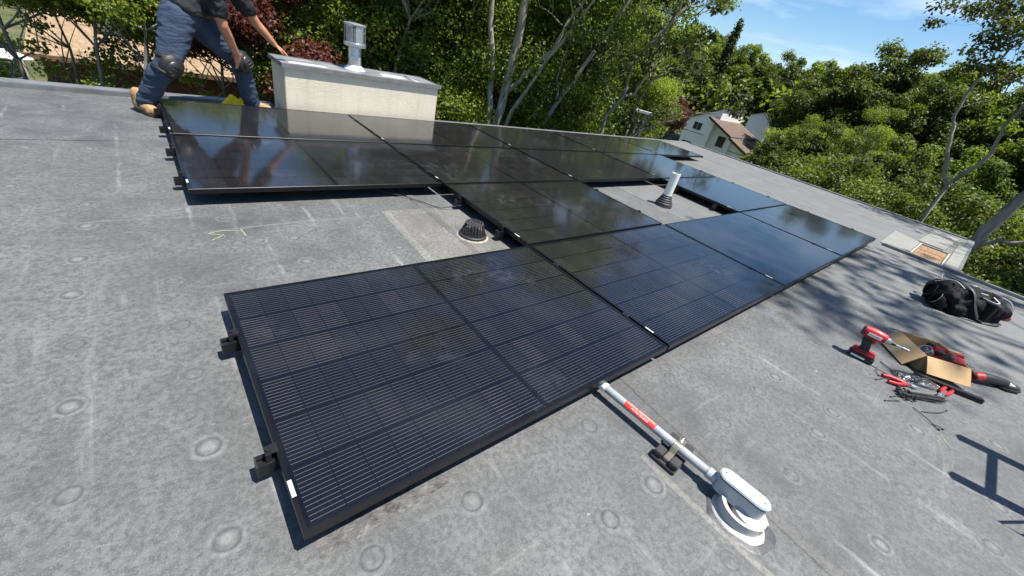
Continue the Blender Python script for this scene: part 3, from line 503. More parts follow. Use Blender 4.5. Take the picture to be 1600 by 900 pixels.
# ================================================================ cordless tools
redp = simple('red_plastic', (0.36, 0.012, 0.016), 0.42, 0, 0.12, 25); grip = simple('grip_rubber', (0.02, 0.02, 0.021), 0.65, 0, 0.3, 60, 0.3, 300); steel = simple('tool_steel', (0.42, 0.42, 0.42), 0.3, 0.9, 0.15, 40)
def driver(name, loc_, rz, label, M=None):
    d = empty(name, loc_, rz, label, 'power drill')      # local +x is where the nose points, z up from battery base
    m_ = MB(); m_.b2((-0.062, -0.037, 0.0), (0.062, 0.037, 0.040)); bt_ = m_.build('battery', plastic_k, d, bevel=0.007)
    MB().b2((-0.050, -0.0385, 0.014), (0.020, -0.0372, 0.024)).build('battery_label', simple('label_white', (0.7, 0.7, 0.7), 0.5), bt_)
    m_ = MB(); m_.b2((-0.058, -0.036, 0.0405), (0.056, 0.036, 0.060)); m_.build('battery_top', redp, d, bevel=0.008)
    m_ = MB(); m_.tube([(-0.010, 0, 0.056), (-0.012, 0, 0.085), (-0.024, 0, 0.12), (-0.030, 0, 0.150)], [0.026, 0.0205, 0.0205, 0.024], 16, sq=(0.78, 1.1)); m_.build('grip', grip, d)
    m_ = MB(); m_.b2((-0.004, -0.009, 0.112), (0.012, 0.009, 0.135)); m_.build('trigger', redp, d, bevel=0.004)
    m_ = MB(); m_.tube([(-0.070, 0, 0.168), (-0.066, 0, 0.168), (-0.02, 0, 0.170), (0.028, 0, 0.168), (0.040, 0, 0.166)], [0.020, 0.031, 0.033, 0.030, 0.024], 18, sq=(0.95, 1.05)); body_ = m_.build('motor_housing', redp, d)
    m_ = MB(); m_.tube([(-0.074, 0, 0.168), (-0.060, 0, 0.168)], [0.024, 0.0325], 18); m_.build('rear_cap', plastic_k, d)
    m_ = MB(); m_.b2((-0.045, -0.0345, 0.160), (0.020, -0.0318, 0.178)); m_.build('name_plate', simple('plate_white', (0.72, 0.70, 0.66), 0.4), body_)
    tm = text_mesh('Milwaukee', 0.013); 
    for v in tm.vertices: v.co = Vector((-0.0125 + v.co.x * 0.9, -0.0349, 0.169 + v.co.y))
    tm.materials.append(redp); link('lettering', tm, body_)
    m_ = MB(); m_.tube([(0.038, 0, 0.166), (0.058, 0, 0.166), (0.068, 0, 0.166)], [0.024, 0.019, 0.012], 16); m_.build('nose_cone', steel, d)
    m_ = MB(); m_.tube([(0.066, 0, 0.166), (0.085, 0, 0.166), (0.086, 0, 0.166), (0.090, 0, 0.166)], [0.0105, 0.0105, 0.006, 0.006], 12); m_.build('collet', plastic_k, d)
    m_ = MB(); m_.tube([(0.088, 0, 0.166), (0.118, 0, 0.166), (0.119, 0, 0.166), (0.150, 0, 0.166)], [0.0042, 0.0042, 0.0075, 0.0075], 8); m_.build('driver_bit', steel, d)
    d.scale = (1.1, 1.1, 1.1)
    if M: d.matrix_world = M
    return d
driver('impact_driver', (3.185, -0.635, RZ), R(-82), 'red and black cordless driver standing on its battery left of the carton')
# ---------------------------------------------------------------- open carton
card = NT('cardboard'); cf = card.noise(9, 6, 0.6); card_m = card.done(card.pr(card.ramp(cf, (0.3, (0.37, 0.245, 0.125)), (0.7, (0.45, 0.31, 0.17))), 0.85, 0, card.bump(card.noise(1, 2, stretch=(260, 2, 2)), 0.08, 0.002), 0.2)); tape_m = simple('packing_tape', (0.36, 0.29, 0.18), 0.2, 0, 0.1, 30)
bx_o = empty('carton', (3.69, -0.915, RZ), math.atan2(0.62, 0.79), 'open brown cardboard carton with its flaps folded out', 'carton')
# local x: towards far-left corner (0.29), local y negative: towards near-right (0.27)
LX, LY, LZ, TH = 0.145, 0.135, 0.118, 0.004
MB().b2((-LX, -LY, 0.001), (LX, LY, 0.005)).build('bottom', card_m, bx_o)
for nm, a, b in (('side', (-LX, -LY, 0.0052), (-LX + TH, LY, LZ)), ('side', (LX - TH, -LY, 0.0052), (LX, LY, LZ)), ('side', (-LX + TH + 0.0002, -LY, 0.0052), (LX - TH - 0.0002, -LY + TH, LZ)), ('side', (-LX + TH + 0.0002, LY - TH, 0.0052), (LX - TH - 0.0002, LY, LZ))): MB().b2(a, b).build(nm, card_m, bx_o)
def flap(hinge0, hinge1, out, length, ang, tape=False):
    h0, h1, o_ = Vector(hinge0), Vector(hinge1), Vector(out); dirn = o_ * math.cos(ang) + Vector((0, 0, 1)) * math.sin(ang); nn_ = (h1 - h0).normalized().cross(dirn).normalized() * TH / 2
    m_ = MB(); k = 6; vs = []
    for i in range(k + 1):
        s = i / k; sag = Vector((0, 0, -0.010 * s * s)); p0, p1 = h0 + dirn * length * s + sag, h1 + dirn * length * s + sag + Vector((0, 0, 0.004 * s)); vs += [p0 + nn_, p1 + nn_, p1 - nn_, p0 - nn_]
    m_.add(vs, [(i * 4 + q, i * 4 + (q + 1) % 4, i * 4 + 4 + (q + 1) % 4, i * 4 + 4 + q) for i in range(k) for q in range(4)] + [(0, 1, 2, 3), (k * 4 + 3, k * 4 + 2, k * 4 + 1, k * 4)])
    f_ = m_.build('flap', card_m, bx_o)
    if tape:
        up_ = nn_.normalized(); up_ = up_ if up_.z > 0 else -up_; c0 = (h0 + h1) / 2; w_ = (h1 - h0).normalized() * 0.026; m_ = MB(); off = up_ * (TH / 2 + 0.0006); vs = []
        for i in range(k + 1): s = i / k; sag = Vector((0, 0, -0.008 * s * s)); vs += [c0 - w_ + dirn * length * s + sag + off, c0 + w_ + dirn * length * s + sag + off]
        m_.add(vs, [(2 * i, 2 * i + 1, 2 * i + 3, 2 * i + 2) for i in range(k)]); m_.build('packing_tape', tape_m, f_)
flap((-LX, LY, LZ + 0.001), (LX, LY, LZ + 0.001), (0, 1, 0), 0.130, R(-50), True)      # left flap, in its own shade side
flap((-LX, -LY, LZ + 0.001), (-LX, LY, LZ + 0.001), (-1, 0, 0), 0.115, R(-42))         # near flap, sunlit
flap((LX, LY, LZ + 0.001), (LX, -LY, LZ + 0.001), (1, 0, 0), 0.115, R(-18))             # far flap
flap((LX, -LY, LZ + 0.001), (-LX, -LY, LZ + 0.001), (0, -1, 0), 0.12, R(-25))           # right flap
# second tool lying in the carton, nose up
Mw = Matrix.Translation((3.79, -0.91, RZ + 0.085)) @ Matrix.Rotation(R(-75), 4, 'Z') @ Matrix.Rotation(R(78), 4, 'X') @ Matrix.Rotation(R(35), 4, 'Y')
driver('cordless_drill', (0, 0, 0), 0, 'red cordless drill lying inside the open carton', Mw)
hs = MB(); hs.lathe([(0.036, 0), (0.036, 0.045), (0.031, 0.045), (0.031, 0.004)], 24); hs.xf(Matrix.Translation((3.635, -0.90, RZ + 0.085)) @ Matrix.Rotation(R(-38), 4, 'X') @ Matrix.Rotation(R(-30), 4, 'Y')); tag(hs.build('hole_saw', steel), 'round black hole saw cup lying in the carton', 'hole saw')
# multi-tool with black oval head behind the carton
mt = empty('multi_tool', (3.90, -1.255, RZ), R(-42), 'black tool with oval head and grey pad right of the carton', 'power tool')
m_ = MB(); m_.tube([(-0.13, 0, 0.045), (-0.06, 0, 0.05), (0.03, 0, 0.048), (0.10, 0, 0.04)], [0.024, 0.031, 0.029, 0.026], 16); m_.build('body', plastic_k, mt); m_ = MB(); m_.tube([(-0.135, 0, 0.045), (-0.085, 0, 0.048)], [0.0252, 0.0315], 16); m_.build('end_shell', redp, mt)
MB().prism(stadium(0.06, 0.215, 0.048, 12), 0.004, 0.030).build('head', plastic_k, mt, bevel=0.008); MB().prism(stadium(0.072, 0.203, 0.038, 12), 0.0302, 0.040).build('head_rim', grip, mt, bevel=0.004)
MB().prism(stadium(0.085, 0.165, 0.026, 12), 0.0402, 0.0425).build('grey_pad', simple('grey_pad', (0.30, 0.31, 0.33), 0.5), mt); m_ = MB(); m_.tube([(0.07, 0.05, 0.015), (0.03, 0.085, 0.012), (-0.02, 0.075, 0.014), (-0.01, 0.04, 0.02)], 0.012, 8); m_.build('side_handle', plastic_k, mt)
# battery with green strip behind the carton
sb = empty('spare_battery', (4.10, -1.04, RZ), R(-60), 'red battery with a green strip behind the carton', 'battery'); MB().b2((-0.06, -0.036, 0.0), (0.06, 0.036, 0.045)).build('case', redp, sb, bevel=0.007); MB().b2((-0.045, -0.008, 0.0452), (0.045, 0.012, 0.0475)).build('strip', simple('green_strip', (0.08, 0.36, 0.17), 0.5), sb)
# clear plastic bag of small parts
cl = NT('clear_plastic'); g1 = cl.n('ShaderNodeBsdfGlossy'); g1.inputs['Roughness'].default_value = 0.12; t1 = cl.n('ShaderNodeBsdfTransparent'); t1.inputs['Color'].default_value = (0.86, 0.88, 0.9, 1); fw = cl.n('ShaderNodeLayerWeight'); fw.inputs[0].default_value = 0.35; nb = cl.bump(cl.noise(28, 4), 0.9, 0.02); cl.l(nb, g1.inputs['Normal']); cl.l(nb, fw.inputs['Normal'])
ms = cl.n('ShaderNodeMixShader'); cl.l(fw.outputs['Fresnel'], ms.inputs[0]); cl.l(t1.outputs[0], ms.inputs[1]); cl.l(g1.outputs[0], ms.inputs[2]); clear_m = cl.done(ms.outputs[0])
pbag = empty('plastic_bag', (3.30, -0.93, RZ), R(-58), 'crumpled clear plastic bag of dark clips before the carton', 'plastic bag')
mb = MB(); nu, nv = 22, 10; vs = []
for i in range(nu + 1):
    for j in range(nv + 1):
        u, v = i / nu, j / nv; prof = math.sin(math.pi * min(1, max(0, v))) * (0.35 + 0.65 * math.sin(math.pi * min(1, u * 0.85 + 0.1))); x = -0.13 + 0.27 * u; y = (v - 0.5) * 0.115 * (1 - 0.45 * u * u)
        vs.append((x, y, 0.002 + 0.040 * prof + 0.010 * noise.noise(Vector((x * 40, y * 50, 2))) * prof))
mb.add(vs, [(i * (nv + 1) + j, (i + 1) * (nv + 1) + j, (i + 1) * (nv + 1) + j + 1, i * (nv + 1) + j + 1) for i in range(nu) for j in range(nv)]); mb.build('film', clear_m, pbag, ang=80)
for k in range(9):
    m_ = MB(); m_.lathe([(0.008, 0), (0.012, 0.006), (0.012, 0.012), (0.006, 0.016)], 8); m_.xf(Matrix.Translation((-0.10 + 0.012 * k, random.uniform(-.02, .02), 0.004)) @ Matrix.Rotation(random.uniform(0, 3), 4, 'X')); m_.build('clip', plastic_k, pbag)
# black bar offcut under the bag
tag(MB().box((3.44, -1.07, RZ + 0.016), (0.36, 0.036, 0.030), Matrix.Rotation(R(-66), 3, 'Z')).build('rail_offcut', blackm, None, bevel=0.002), 'short black aluminium rail offcut beside the clear plastic bag', 'rail offcut')
# red handled cutters
def pliers(name, loc_, rz, label, op=16):
    p = empty(name, loc_, rz, label, 'pliers'); p.scale = (1.3, 1.3, 1.3)
    for s_ in (-1, 1):
        m_ = MB(); m_.tube([(0, 0, 0.010), (-0.03, s_ * 0.010, 0.011), (-0.07, s_ * 0.022 * op / 16, 0.011), (-0.11, s_ * 0.020 * op / 16, 0.011)], [0.0065, 0.0085, 0.0095, 0.0075], 10); m_.build('handle', redp, p)
        m_ = MB(); m_.tube([(-0.004, s_ * -0.002, 0.010), (0.018, s_ * 0.007, 0.010), (0.045, s_ * 0.003, 0.010)], [0.007, 0.0075, 0.002], 8); m_.build('jaw', steel, p)
    MB().lathe([(0.009, 0.003), (0.009, 0.018)], 14).build('pivot', steel, p); return p
pliers('cutters', (3.16, -0.905, RZ), R(-50), 'red handled cutters left of the clear plastic bag', 18); pliers('crimper', (3.29, -1.055, RZ), R(170), 'red handled crimper on top of the black tie bundle', 10)
# zip ties: one bundle, and loose ones
zb = empty('cable_tie_bundle', (3.10, -0.985, RZ), R(-36), 'bundle of black cable ties with clustered heads in front of the bag', 'cable ties')
for k in range(70):
    y, z = random.gauss(0, 0.012), 0.006 + abs(random.gauss(0, 0.012)); x0 = random.uniform(-0.17, -0.07); m_ = MB(); m_.box((x0, y * 2.0, z), (0.012, 0.010, 0.009), Matrix.Rotation(random.uniform(-.6, .6), 3, 'Z')); m_.box((x0 + 0.12, y, z), (0.235, 0.0040, 0.0014), Matrix.Rotation(random.uniform(-.05, .05), 3, 'Z')); m_.build('cable_tie', plastic_k, zb)
TIES = [((3.00, -0.765), (3.15, -0.84), 0.03, 'loose black cable tie left of the red cutters'), ((3.076, -0.766), (3.168, -0.792), 0.45, 'short curled black cable tie behind the red cutters'), ((2.885, -0.86), (2.99, -0.917), 0.02, 'short black cable tie poking left just above the tie bundle heads'), ((2.795, -0.846), (2.895, -0.90), -0.03, 'black cable tie lying furthest left of the tie bundle'), ((3.117, -1.098), (2.919, -0.999), 0.08, 'bent black cable tie lying right of the tie bundle'), ((2.822, -1.088), (2.915, -0.962), 0.05, 'long black cable tie pointing from the bundle towards the viewer'), ((2.855, -1.102), (2.84, -1.055), 0.1, 'short black cable tie crossing the long one nearest the viewer'), ((3.304, -0.74), (3.123, -0.873), 0.06, 'thick black strap end left of the clear plastic bag')]
for a, b, bend, lb_ in TIES:
    A, B = Vector((*a, RZ + 0.003)), Vector((*b, RZ + 0.003)); n_ = Vector((-(B - A).y, (B - A).x, 0)) * bend; m_ = MB(); m_.tube([A.lerp(B, i / 8) + n_ * math.sin(math.pi * i / 8) + Vector((0, 0, 0.008 * math.sin(math.pi * i / 8))) for i in range(9)], [0.0022] * 9, 6); m_.box(A + Vector((0, 0, 0.001)), (0.009, 0.008, 0.006)); tag(m_.build('cable_tie', plastic_k), lb_, 'cable tie', 'loose cable ties')
# ================================================================ black tool bag / harness
cloth_k = NT('black_nylon'); cf = cloth_k.noise(30, 4); cloth_k = cloth_k.done(cloth_k.pr(cloth_k.ramp(cf, (0.3, (0.004, 0.004, 0.0045)), (0.7, (0.009, 0.009, 0.010))), 0.75, 0, cloth_k.bump(cloth_k.noise(350, 2), 0.3, 0.002), 0.2)); strap_m = simple('webbing', (0.02, 0.02, 0.021), 0.55, 0, 0.3, 40)
bag = empty('tool_bag', (5.46, -0.94, RZ), math.atan2(-0.60, 0.72), 'black nylon tool bag with pouches and loops lying on the roof', 'tool bag'); bag.scale = (1.08, 1.18, 1.45)
# local x from the pouch end (left) to the handle end (right)
mb = MB(); mb.sphere((0.05, 0.02, 0.085), 0.1, 18, 12, (2.3, 1.55, 0.85)); mb.sphere((0.26, 0.0, 0.08), 0.1, 16, 10, (1.4, 1.45, 0.8)); mb.sphere((-0.14, 0.03, 0.09), 0.1, 16, 10, (1.1, 1.35, 0.9)); mb.sphere((0.02, 0.08, 0.12), 0.09, 14, 10, (1.6, 0.8, 0.6)); mb.sphere((0.36, -0.03, 0.065), 0.08, 12, 8, (1, 1.2, 0.8)); mb.b2((-0.15, -0.13, 0.004), (0.32, 0.15, 0.06))
blob('body', mb, 0.009, cloth_k, bag, 5, lambda p: 0.022 * noise.noise(p * 12) - 0.020 * abs(noise.noise(p * 19)) + 0.006 * noise.noise(p * 40))
for cx, cy, cz, r, L_, rx, ry, nm in ((-0.215, 0.055, 0.07, 0.042, 0.11, -60, 15, 'pouch'), (-0.22, -0.055, 0.05, 0.040, 0.10, -65, -20, 'pouch'), (-0.16, 0.0, 0.11, 0.042, 0.09, -45, 5, 'pouch'), (0.14, -0.12, 0.07, 0.05, 0.12, 10, 60, 'pouch')):
    m_ = MB(); m_.lathe([(r * 0.8, -L_ / 2), (r, 0), (r * 1.05, L_ / 2), (r * 0.95, L_ / 2 + 0.002), (r * 0.88, 0), (r * 0.7, -L_ / 2 + 0.01)], 20, sy=0.8); m_.xf(Matrix.Translation((cx, cy, cz)) @ Matrix.Rotation(R(ry), 4, 'Z') @ Matrix.Rotation(R(rx), 4, 'Y')); po = m_.build(nm, cloth_k, bag, ang=60)
    m_ = MB(); m_.lathe([(r * 1.06, L_ / 2 - 0.006), (r * 1.08, L_ / 2 - 0.003), (r * 1.06, L_ / 2 + 0.004)], 20, sy=0.8, closed=True); m_.xf(Matrix.Translation((cx, cy, cz)) @ Matrix.Rotation(R(ry), 4, 'Z') @ Matrix.Rotation(R(rx), 4, 'Y')); m_.build('binding', simple('grey_binding', (0.10, 0.10, 0.10), 0.6), po)
def loop(pts, r, name='strap', mat_=strap_m, sq=(1, 0.22)):
    m_ = MB(); P = [Vector(p) for p in pts]; Q = []
    for i in range(len(P) - 1):
        p0, p1, p2, p3 = P[max(i - 1, 0)], P[i], P[i + 1], P[min(i + 2, len(P) - 1)]
        for k in range(5): s = k / 5; Q.append(0.5 * ((2 * p1) + (-p0 + p2) * s + (2 * p0 - 5 * p1 + 4 * p2 - p3) * s * s + (-p0 + 3 * p1 - 3 * p2 + p3) * s ** 3))
    Q.append(P[-1]); m_.tube(Q, r, 8, sq=sq); return m_.build(name, mat_, bag)
loop([(0.38, 0.05, 0.10), (0.44, 0.07, 0.135), (0.485, 0.02, 0.13), (0.46, -0.05, 0.10), (0.39, -0.06, 0.09)], 0.010, 'handle'); loop([(-0.06, 0.15, 0.13), (-0.04, 0.20, 0.17), (0.01, 0.21, 0.165), (0.03, 0.16, 0.13)], 0.011, 'handle')
loop([(-0.10, 0.14, 0.14), (-0.05, 0.05, 0.182), (-0.02, -0.06, 0.165), (0.0, -0.14, 0.08), (0.05, -0.165, 0.03)], 0.015); loop([(0.02, -0.15, 0.03), (0.12, -0.17, 0.012), (0.26, -0.165, 0.010), (0.34, -0.13, 0.012)], 0.010); loop([(0.05, -0.09, 0.15), (0.13, -0.125, 0.14), (0.21, -0.10, 0.14), (0.20, -0.05, 0.155)], 0.006, 'piping', simple('reflective_piping', (0.30, 0.31, 0.32), 0.4)); loop([(-0.20, 0.10, 0.14), (-0.14, 0.03, 0.19), (-0.10, -0.05, 0.17)], 0.006, 'piping', simple('grey_piping', (0.22, 0.22, 0.23), 0.5))
MB().box((0.20, 0.10, 0.158), (0.035, 0.025, 0.004), Matrix.Rotation(0.3, 3, 'X')).build('white_tag', whitec, bag); MB().box((0.405, -0.06, 0.045), (0.07, 0.09, 0.035)).build('red_trim', simple('dark_red', (0.20, 0.012, 0.012), 0.5), bag, bevel=0.008)
MB().box((-0.11, 0.06, 0.19), (0.020, 0.13, 0.010), Matrix.Rotation(0.35, 3, 'Z')).build('buckle_bar', simple('dull_metal', (0.12, 0.125, 0.14), 0.4, 0.6), bag, bevel=0.003); MB().box((0.06, -0.075, 0.168), (0.05, 0.014, 0.003), Matrix.Rotation(-0.3, 3, 'Z')).build('woven_label', simple('pale_label', (0.4, 0.4, 0.4), 0.6), bag)
# ================================================================ ladder at the roof edge (outside the view, its shadow is in it)
alu = simple('ladder_fibreglass', (0.45, 0.16, 0.05), 0.5); ld = empty('ladder', (0, -1.77, RZ), 0, 'ladder leaning on the roof edge outside the view, throwing its shadow', 'ladder')
sl_ = 0.27
for x in (2.625, 3.055): m_ = MB(); m_.tube([(x, -6.8 * sl_, -6.8), (x, sl_ * 1.0, 1.0)], 0.018, 4, sq=(1.0, 2.0)); m_.build('rail', alu, ld)
for k in range(26):
    z = 0.775 - 0.295 * k; m_ = MB(); m_.tube([(2.625, z * sl_, z), (3.055, z * sl_, z)], 0.021, 8); m_.build('rung', galv_m, ld)
m_ = MB(); m_.tube([(2.625, 0.13, 0.50), (2.54, 0.160, 0.60), (2.42, 0.234, 0.60), (2.434, 0.16, 0.60), (2.62, 0.11, 0.42)], 0.008, 6); m_.build('strap_loop', strap_m, ld)
# ================================================================ worker
skin_t = NT('skin'); sf = skin_t.noise(14, 5); skin_m = skin_t.done(skin_t.pr(skin_t.ramp(sf, (0.3, (0.34, 0.15, 0.085)), (0.7, (0.43, 0.21, 0.125))), 0.5, 0, skin_t.bump(skin_t.noise(120, 4), 0.15, 0.003), 0.4, Subsurface_Weight=0.0))
den = NT('denim'); f1 = den.noise(4.0, 3, 0.5); f2 = den.noise(260, 3, 0.7); dcol = den.mix(den.math('MULTIPLY', f2, 0.35), den.ramp(f1, (0.30, (0.020, 0.034, 0.063)), (0.55, (0.030, 0.048, 0.084)), (0.8, (0.055, 0.080, 0.118))), (0.06, 0.075, 0.10)); denim_m = den.done(den.pr(dcol, 0.85, 0, den.bump(den.noise(26, 5, 0.65, stretch=(0.7, 0.7, 2.2), dist=0.8), 0.7, 0.02), 0.2))
st = NT('charcoal_shirt'); f1 = st.noise(5, 5); shirt_m = st.done(st.pr(st.ramp(f1, (0.3, (0.012, 0.013, 0.015)), (0.7, (0.026, 0.027, 0.030))), 0.8, 0, st.bump(st.noise(14, 5, 0.6, stretch=(1, 1, 0.6), dist=1.0), 0.7, 0.03), 0.25)); teal_m = simple('teal_panel', (0.012, 0.085, 0.08), 0.8)
pad_m = simple('knee_pad', (0.010, 0.010, 0.011), 0.55, 0, 0.3, 50, 0.3, 150); pad_cap = simple('knee_cap', (0.014, 0.014, 0.015), 0.4, 0, 0.2, 30); boot_m = NT('tan_leather'); f1 = boot_m.noise(12, 6, 0.7); boot_m = boot_m.done(boot_m.pr(boot_m.ramp(f1, (0.3, (0.20, 0.115, 0.05)), (0.55, (0.36, 0.23, 0.115)), (0.75, (0.46, 0.32, 0.18))), 0.75, 0, boot_m.bump(boot_m.noise(60, 4), 0.4, 0.006), 0.25)); sole_m = simple('boot_sole', (0.05, 0.035, 0.024), 0.8, 0, 0.3, 40); hair_m = simple('hair', (0.018, 0.012, 0.008), 0.6, 0, 0.3, 60, 0.6, 120)
WO = Vector((0.35, 4.62, RZ))
wk = empty('person', WO, 0, 'worker in dark shirt, blue jeans and knee pads leaning on the chimney box', 'person')
q = lambda *p: Vector(p) - WO
# joints (world)
ankR, kneeR, hipR = q(-0.09, 4.50, -0.01), q(0.115, 4.38, 0.335), q(0.26, 4.53, 0.68)
ankL, kneeL, hipL = q(0.80, 4.86, 0.00), q(0.705, 4.74, 0.385), q(0.42, 4.68, 0.665)
pel = (hipR + hipL) / 2 + Vector((-0.03, 0, 0.05)); wst = pel + Vector((0.055, -0.005, 0.13)); chest = q(0.52, 4.61, 1.02); neck = q(0.66, 4.61, 1.17); head = q(0.755, 4.58, 1.27)
shR, shL = q(0.52, 4.43, 1.03), q(0.71, 4.80, 1.04)
elR, wrR = q(0.565, 4.43, 0.705), q(0.665, 4.58, 0.475)
elL, wrL = q(0.925, 4.90, 0.74), q(1.085, 4.94, 0.575)
def chain(mb, pts, rad, n=14, sq=(1, 1)):
    pts = [Vector(p) for p in pts]
    for i in range(len(pts) - 1):
        a, b, r0, r1 = pts[i], pts[i + 1], rad[i], rad[i + 1]; mb.tube([a.lerp(b, k / 5) for k in range(6)], [r0 + (r1 - r0) * k / 5 for k in range(6)], n, sq=sq)
    for p, r in zip(pts, rad): mb.sphere(p, r, n, 8)
def mid(a, b, t, off=(0, 0, 0)): return Vector(a).lerp(Vector(b), t) + Vector(off)
body = MB()
chain(body, [hipR, mid(hipR, kneeR, .5), kneeR, mid(kneeR, ankR, .35), ankR], [0.085, 0.075, 0.055, 0.055, 0.038]); chain(body, [hipL, mid(hipL, kneeL, .5), kneeL, mid(kneeL, ankL, .35), ankL], [0.085, 0.075, 0.055, 0.055, 0.038])
body.sphere(pel, 0.12, 16, 10, (1, 1.25, 1)); chain(body, [pel, wst, chest, neck], [0.115, 0.125, 0.13, 0.06]); chain(body, [shR, chest, shL], [0.07, 0.11, 0.07]); chain(body, [chest, neck, head - Vector((0.02, 0, 0.03))], [0.1, 0.06, 0.055])
for s_, e_, w_ in ((shR, elR, wrR), (shL, elL, wrL)): chain(body, [s_, mid(s_, e_, .5), e_, mid(e_, w_, .35), w_], [0.062, 0.054, 0.044, 0.043, 0.028])
fdir = Vector((0.80, -0.35, -0.50)).normalized()                 # where the face points
fr_ = fdir.cross(Vector((0, 0, 1))).normalized(); fu = fr_.cross(fdir).normalized()
H = lambda x, y, z: head + fdir * x + fr_ * y + fu * z
body.sphere(head, 0.092, 18, 12, (1, 0.92, 1.12)); body.sphere(H(0.03, 0, -0.055), 0.07, 14, 10); body.sphere(H(0.055, 0, -0.095), 0.036, 12, 8); body.tube([H(0.085, 0, 0.02), H(0.105, 0, -0.012), H(0.118, 0, -0.028), H(0.09, 0, -0.04)], [0.010, 0.013, 0.017, 0.012], 10)
for s_ in (-1, 1): body.sphere(H(-0.005, s_ * 0.09, -0.015), 0.028, 10, 8, (0.8, 0.5, 1.1)); body.sphere(H(0.088, s_ * 0.036, 0.028), 0.018, 8, 6); body.sphere(H(0.072, s_ * 0.045, -0.03), 0.028, 8, 6)
body.sphere(H(0.094, 0, -0.062), 0.019, 10, 6); body.sphere(H(0.09, 0, -0.075), 0.017, 10, 6)
def hand(w, d, n, spread, curl, thumb):
    d = Vector(d).normalized(); n = Vector(n).normalized(); s = d.cross(n).normalized()      # d along fingers, n out of the back, s sideways
    for k in range(4):
        t = (k - 1.5) * 0.020; chain(body, [w + d * 0.005 + s * t * 0.6, w + d * 0.088 + s * t], [0.017, 0.0135], 10)
        f_ = [0.075, 0.084, 0.078, 0.060][k]; a = w + d * 0.088 + s * t; fd = (d + s * (k - 1.5) * spread).normalized(); p1 = a + fd * f_ * 0.45 - n * curl * 0.008; p2 = p1 + (fd - n * curl * 0.6).normalized() * f_ * 0.32; p3 = p2 + (fd - n * curl * 1.1).normalized() * f_ * 0.26; chain(body, [a, p1, p2, p3], [0.0115, 0.0102, 0.0092, 0.0078], 8)
    a = w + d * 0.025 + s * thumb * 0.028; p1 = a + (d * 0.7 + s * thumb * 0.8 - n * 0.2).normalized() * 0.042; p2 = p1 + (d + s * thumb * 0.25 - n * 0.3).normalized() * 0.034; chain(body, [a, p1, p2], [0.016, 0.0125, 0.0095], 8)
hand(wrR, kneeL + Vector((0.0, 0.0, -0.02)) - wrR + Vector((0.0, -0.06, -0.06)), Vector((0.45, -0.85, 0.35)), 0.10, 0.7, -1); hand(wrL, Vector((0.80, 0.18, -0.52)), Vector((0.4, -0.2, 0.9)), 0.16, 0.35, 1)
blob('body', body, 0.0062, skin_m, wk, 3)
fold = lambda s, a: (lambda p: a * noise.noise(Vector((p.x * s, p.y * s, p.z * s * 1.7))) + a * 0.6 * noise.noise(Vector((p.x * s * 2.3 + 5, p.y * s * 2.3, p.z * s * 3.6))))
jn = MB(); chain(jn, [hipR + Vector((-0.01, 0, 0.01)), mid(hipR, kneeR, .5), kneeR, mid(kneeR, ankR, .3, (-0.02, 0, 0)), mid(kneeR, ankR, .8), ankR + Vector((0, 0, -0.015))], [0.135, 0.116, 0.088, 0.088, 0.080, 0.080], 18); chain(jn, [hipL, mid(hipL, kneeL, .5), kneeL, mid(kneeL, ankL, .4), ankL + Vector((0, 0, -0.03))], [0.128, 0.112, 0.086, 0.082, 0.080], 18)
jn.sphere(pel, 0.148, 18, 12, (1.06, 1.2, 1)); jn.sphere(pel + Vector((-0.06, 0.0, -0.01)), 0.125, 16, 10, (1, 1.3, 1)); chain(jn, [pel, wst - Vector((0.01, 0, 0.03))], [0.145, 0.135], 18)
blob('jeans', jn, 0.011, denim_m, wk, 4, lambda p: 0.013 * noise.noise(Vector((p.x * 6, p.y * 6, p.z * 26 + 3 * noise.noise(p * 5)))) + 0.006 * noise.noise(Vector((p.x * 14, p.y * 14, p.z * 48))))
sh_ = MB(); sh_.sphere(wst - Vector((0.015, 0, 0.055)), 0.155, 18, 12, (1.08, 1.2, 0.72)); chain(sh_, [wst, mid(wst, chest, .5, (0.03, 0, -0.02)), chest], [0.162, 0.172, 0.165], 20); chain(sh_, [shR + Vector((0, 0.02, 0)), chest + Vector((0.02, 0, 0.01)), shL - Vector((0, 0.02, 0))], [0.098, 0.14, 0.098], 18); chain(sh_, [chest, neck - Vector((0.03, 0, 0.03))], [0.13, 0.075], 16)
for s_, e_ in ((shR, elR), (shL, elL)): chain(sh_, [s_, mid(s_, e_, .62)], [0.088, 0.080], 18)
blob('shirt', sh_, 0.011, shirt_m, wk, 5, fold(11, 0.014))
hr = MB(); hr.sphere(H(-0.022, 0, 0.024), 0.095, 18, 12, (1, 0.98, 1.05)); blob('hair', hr, 0.008, hair_m, wk, 2, lambda p: 0.004 * noise.noise(p * 60))
cp = MB(); cp.sphere(H(-0.012, 0, 0.045), 0.100, 18, 12, (1.0, 0.97, 0.85)); cp.tube([H(0.07, 0, 0.055), H(0.12, 0, 0.045), H(0.165, 0, 0.03)], [0.06, 0.06, 0.045], 14, sq=(1, 0.12)); blob('cap', cp, 0.008, shirt_m, wk, 3)
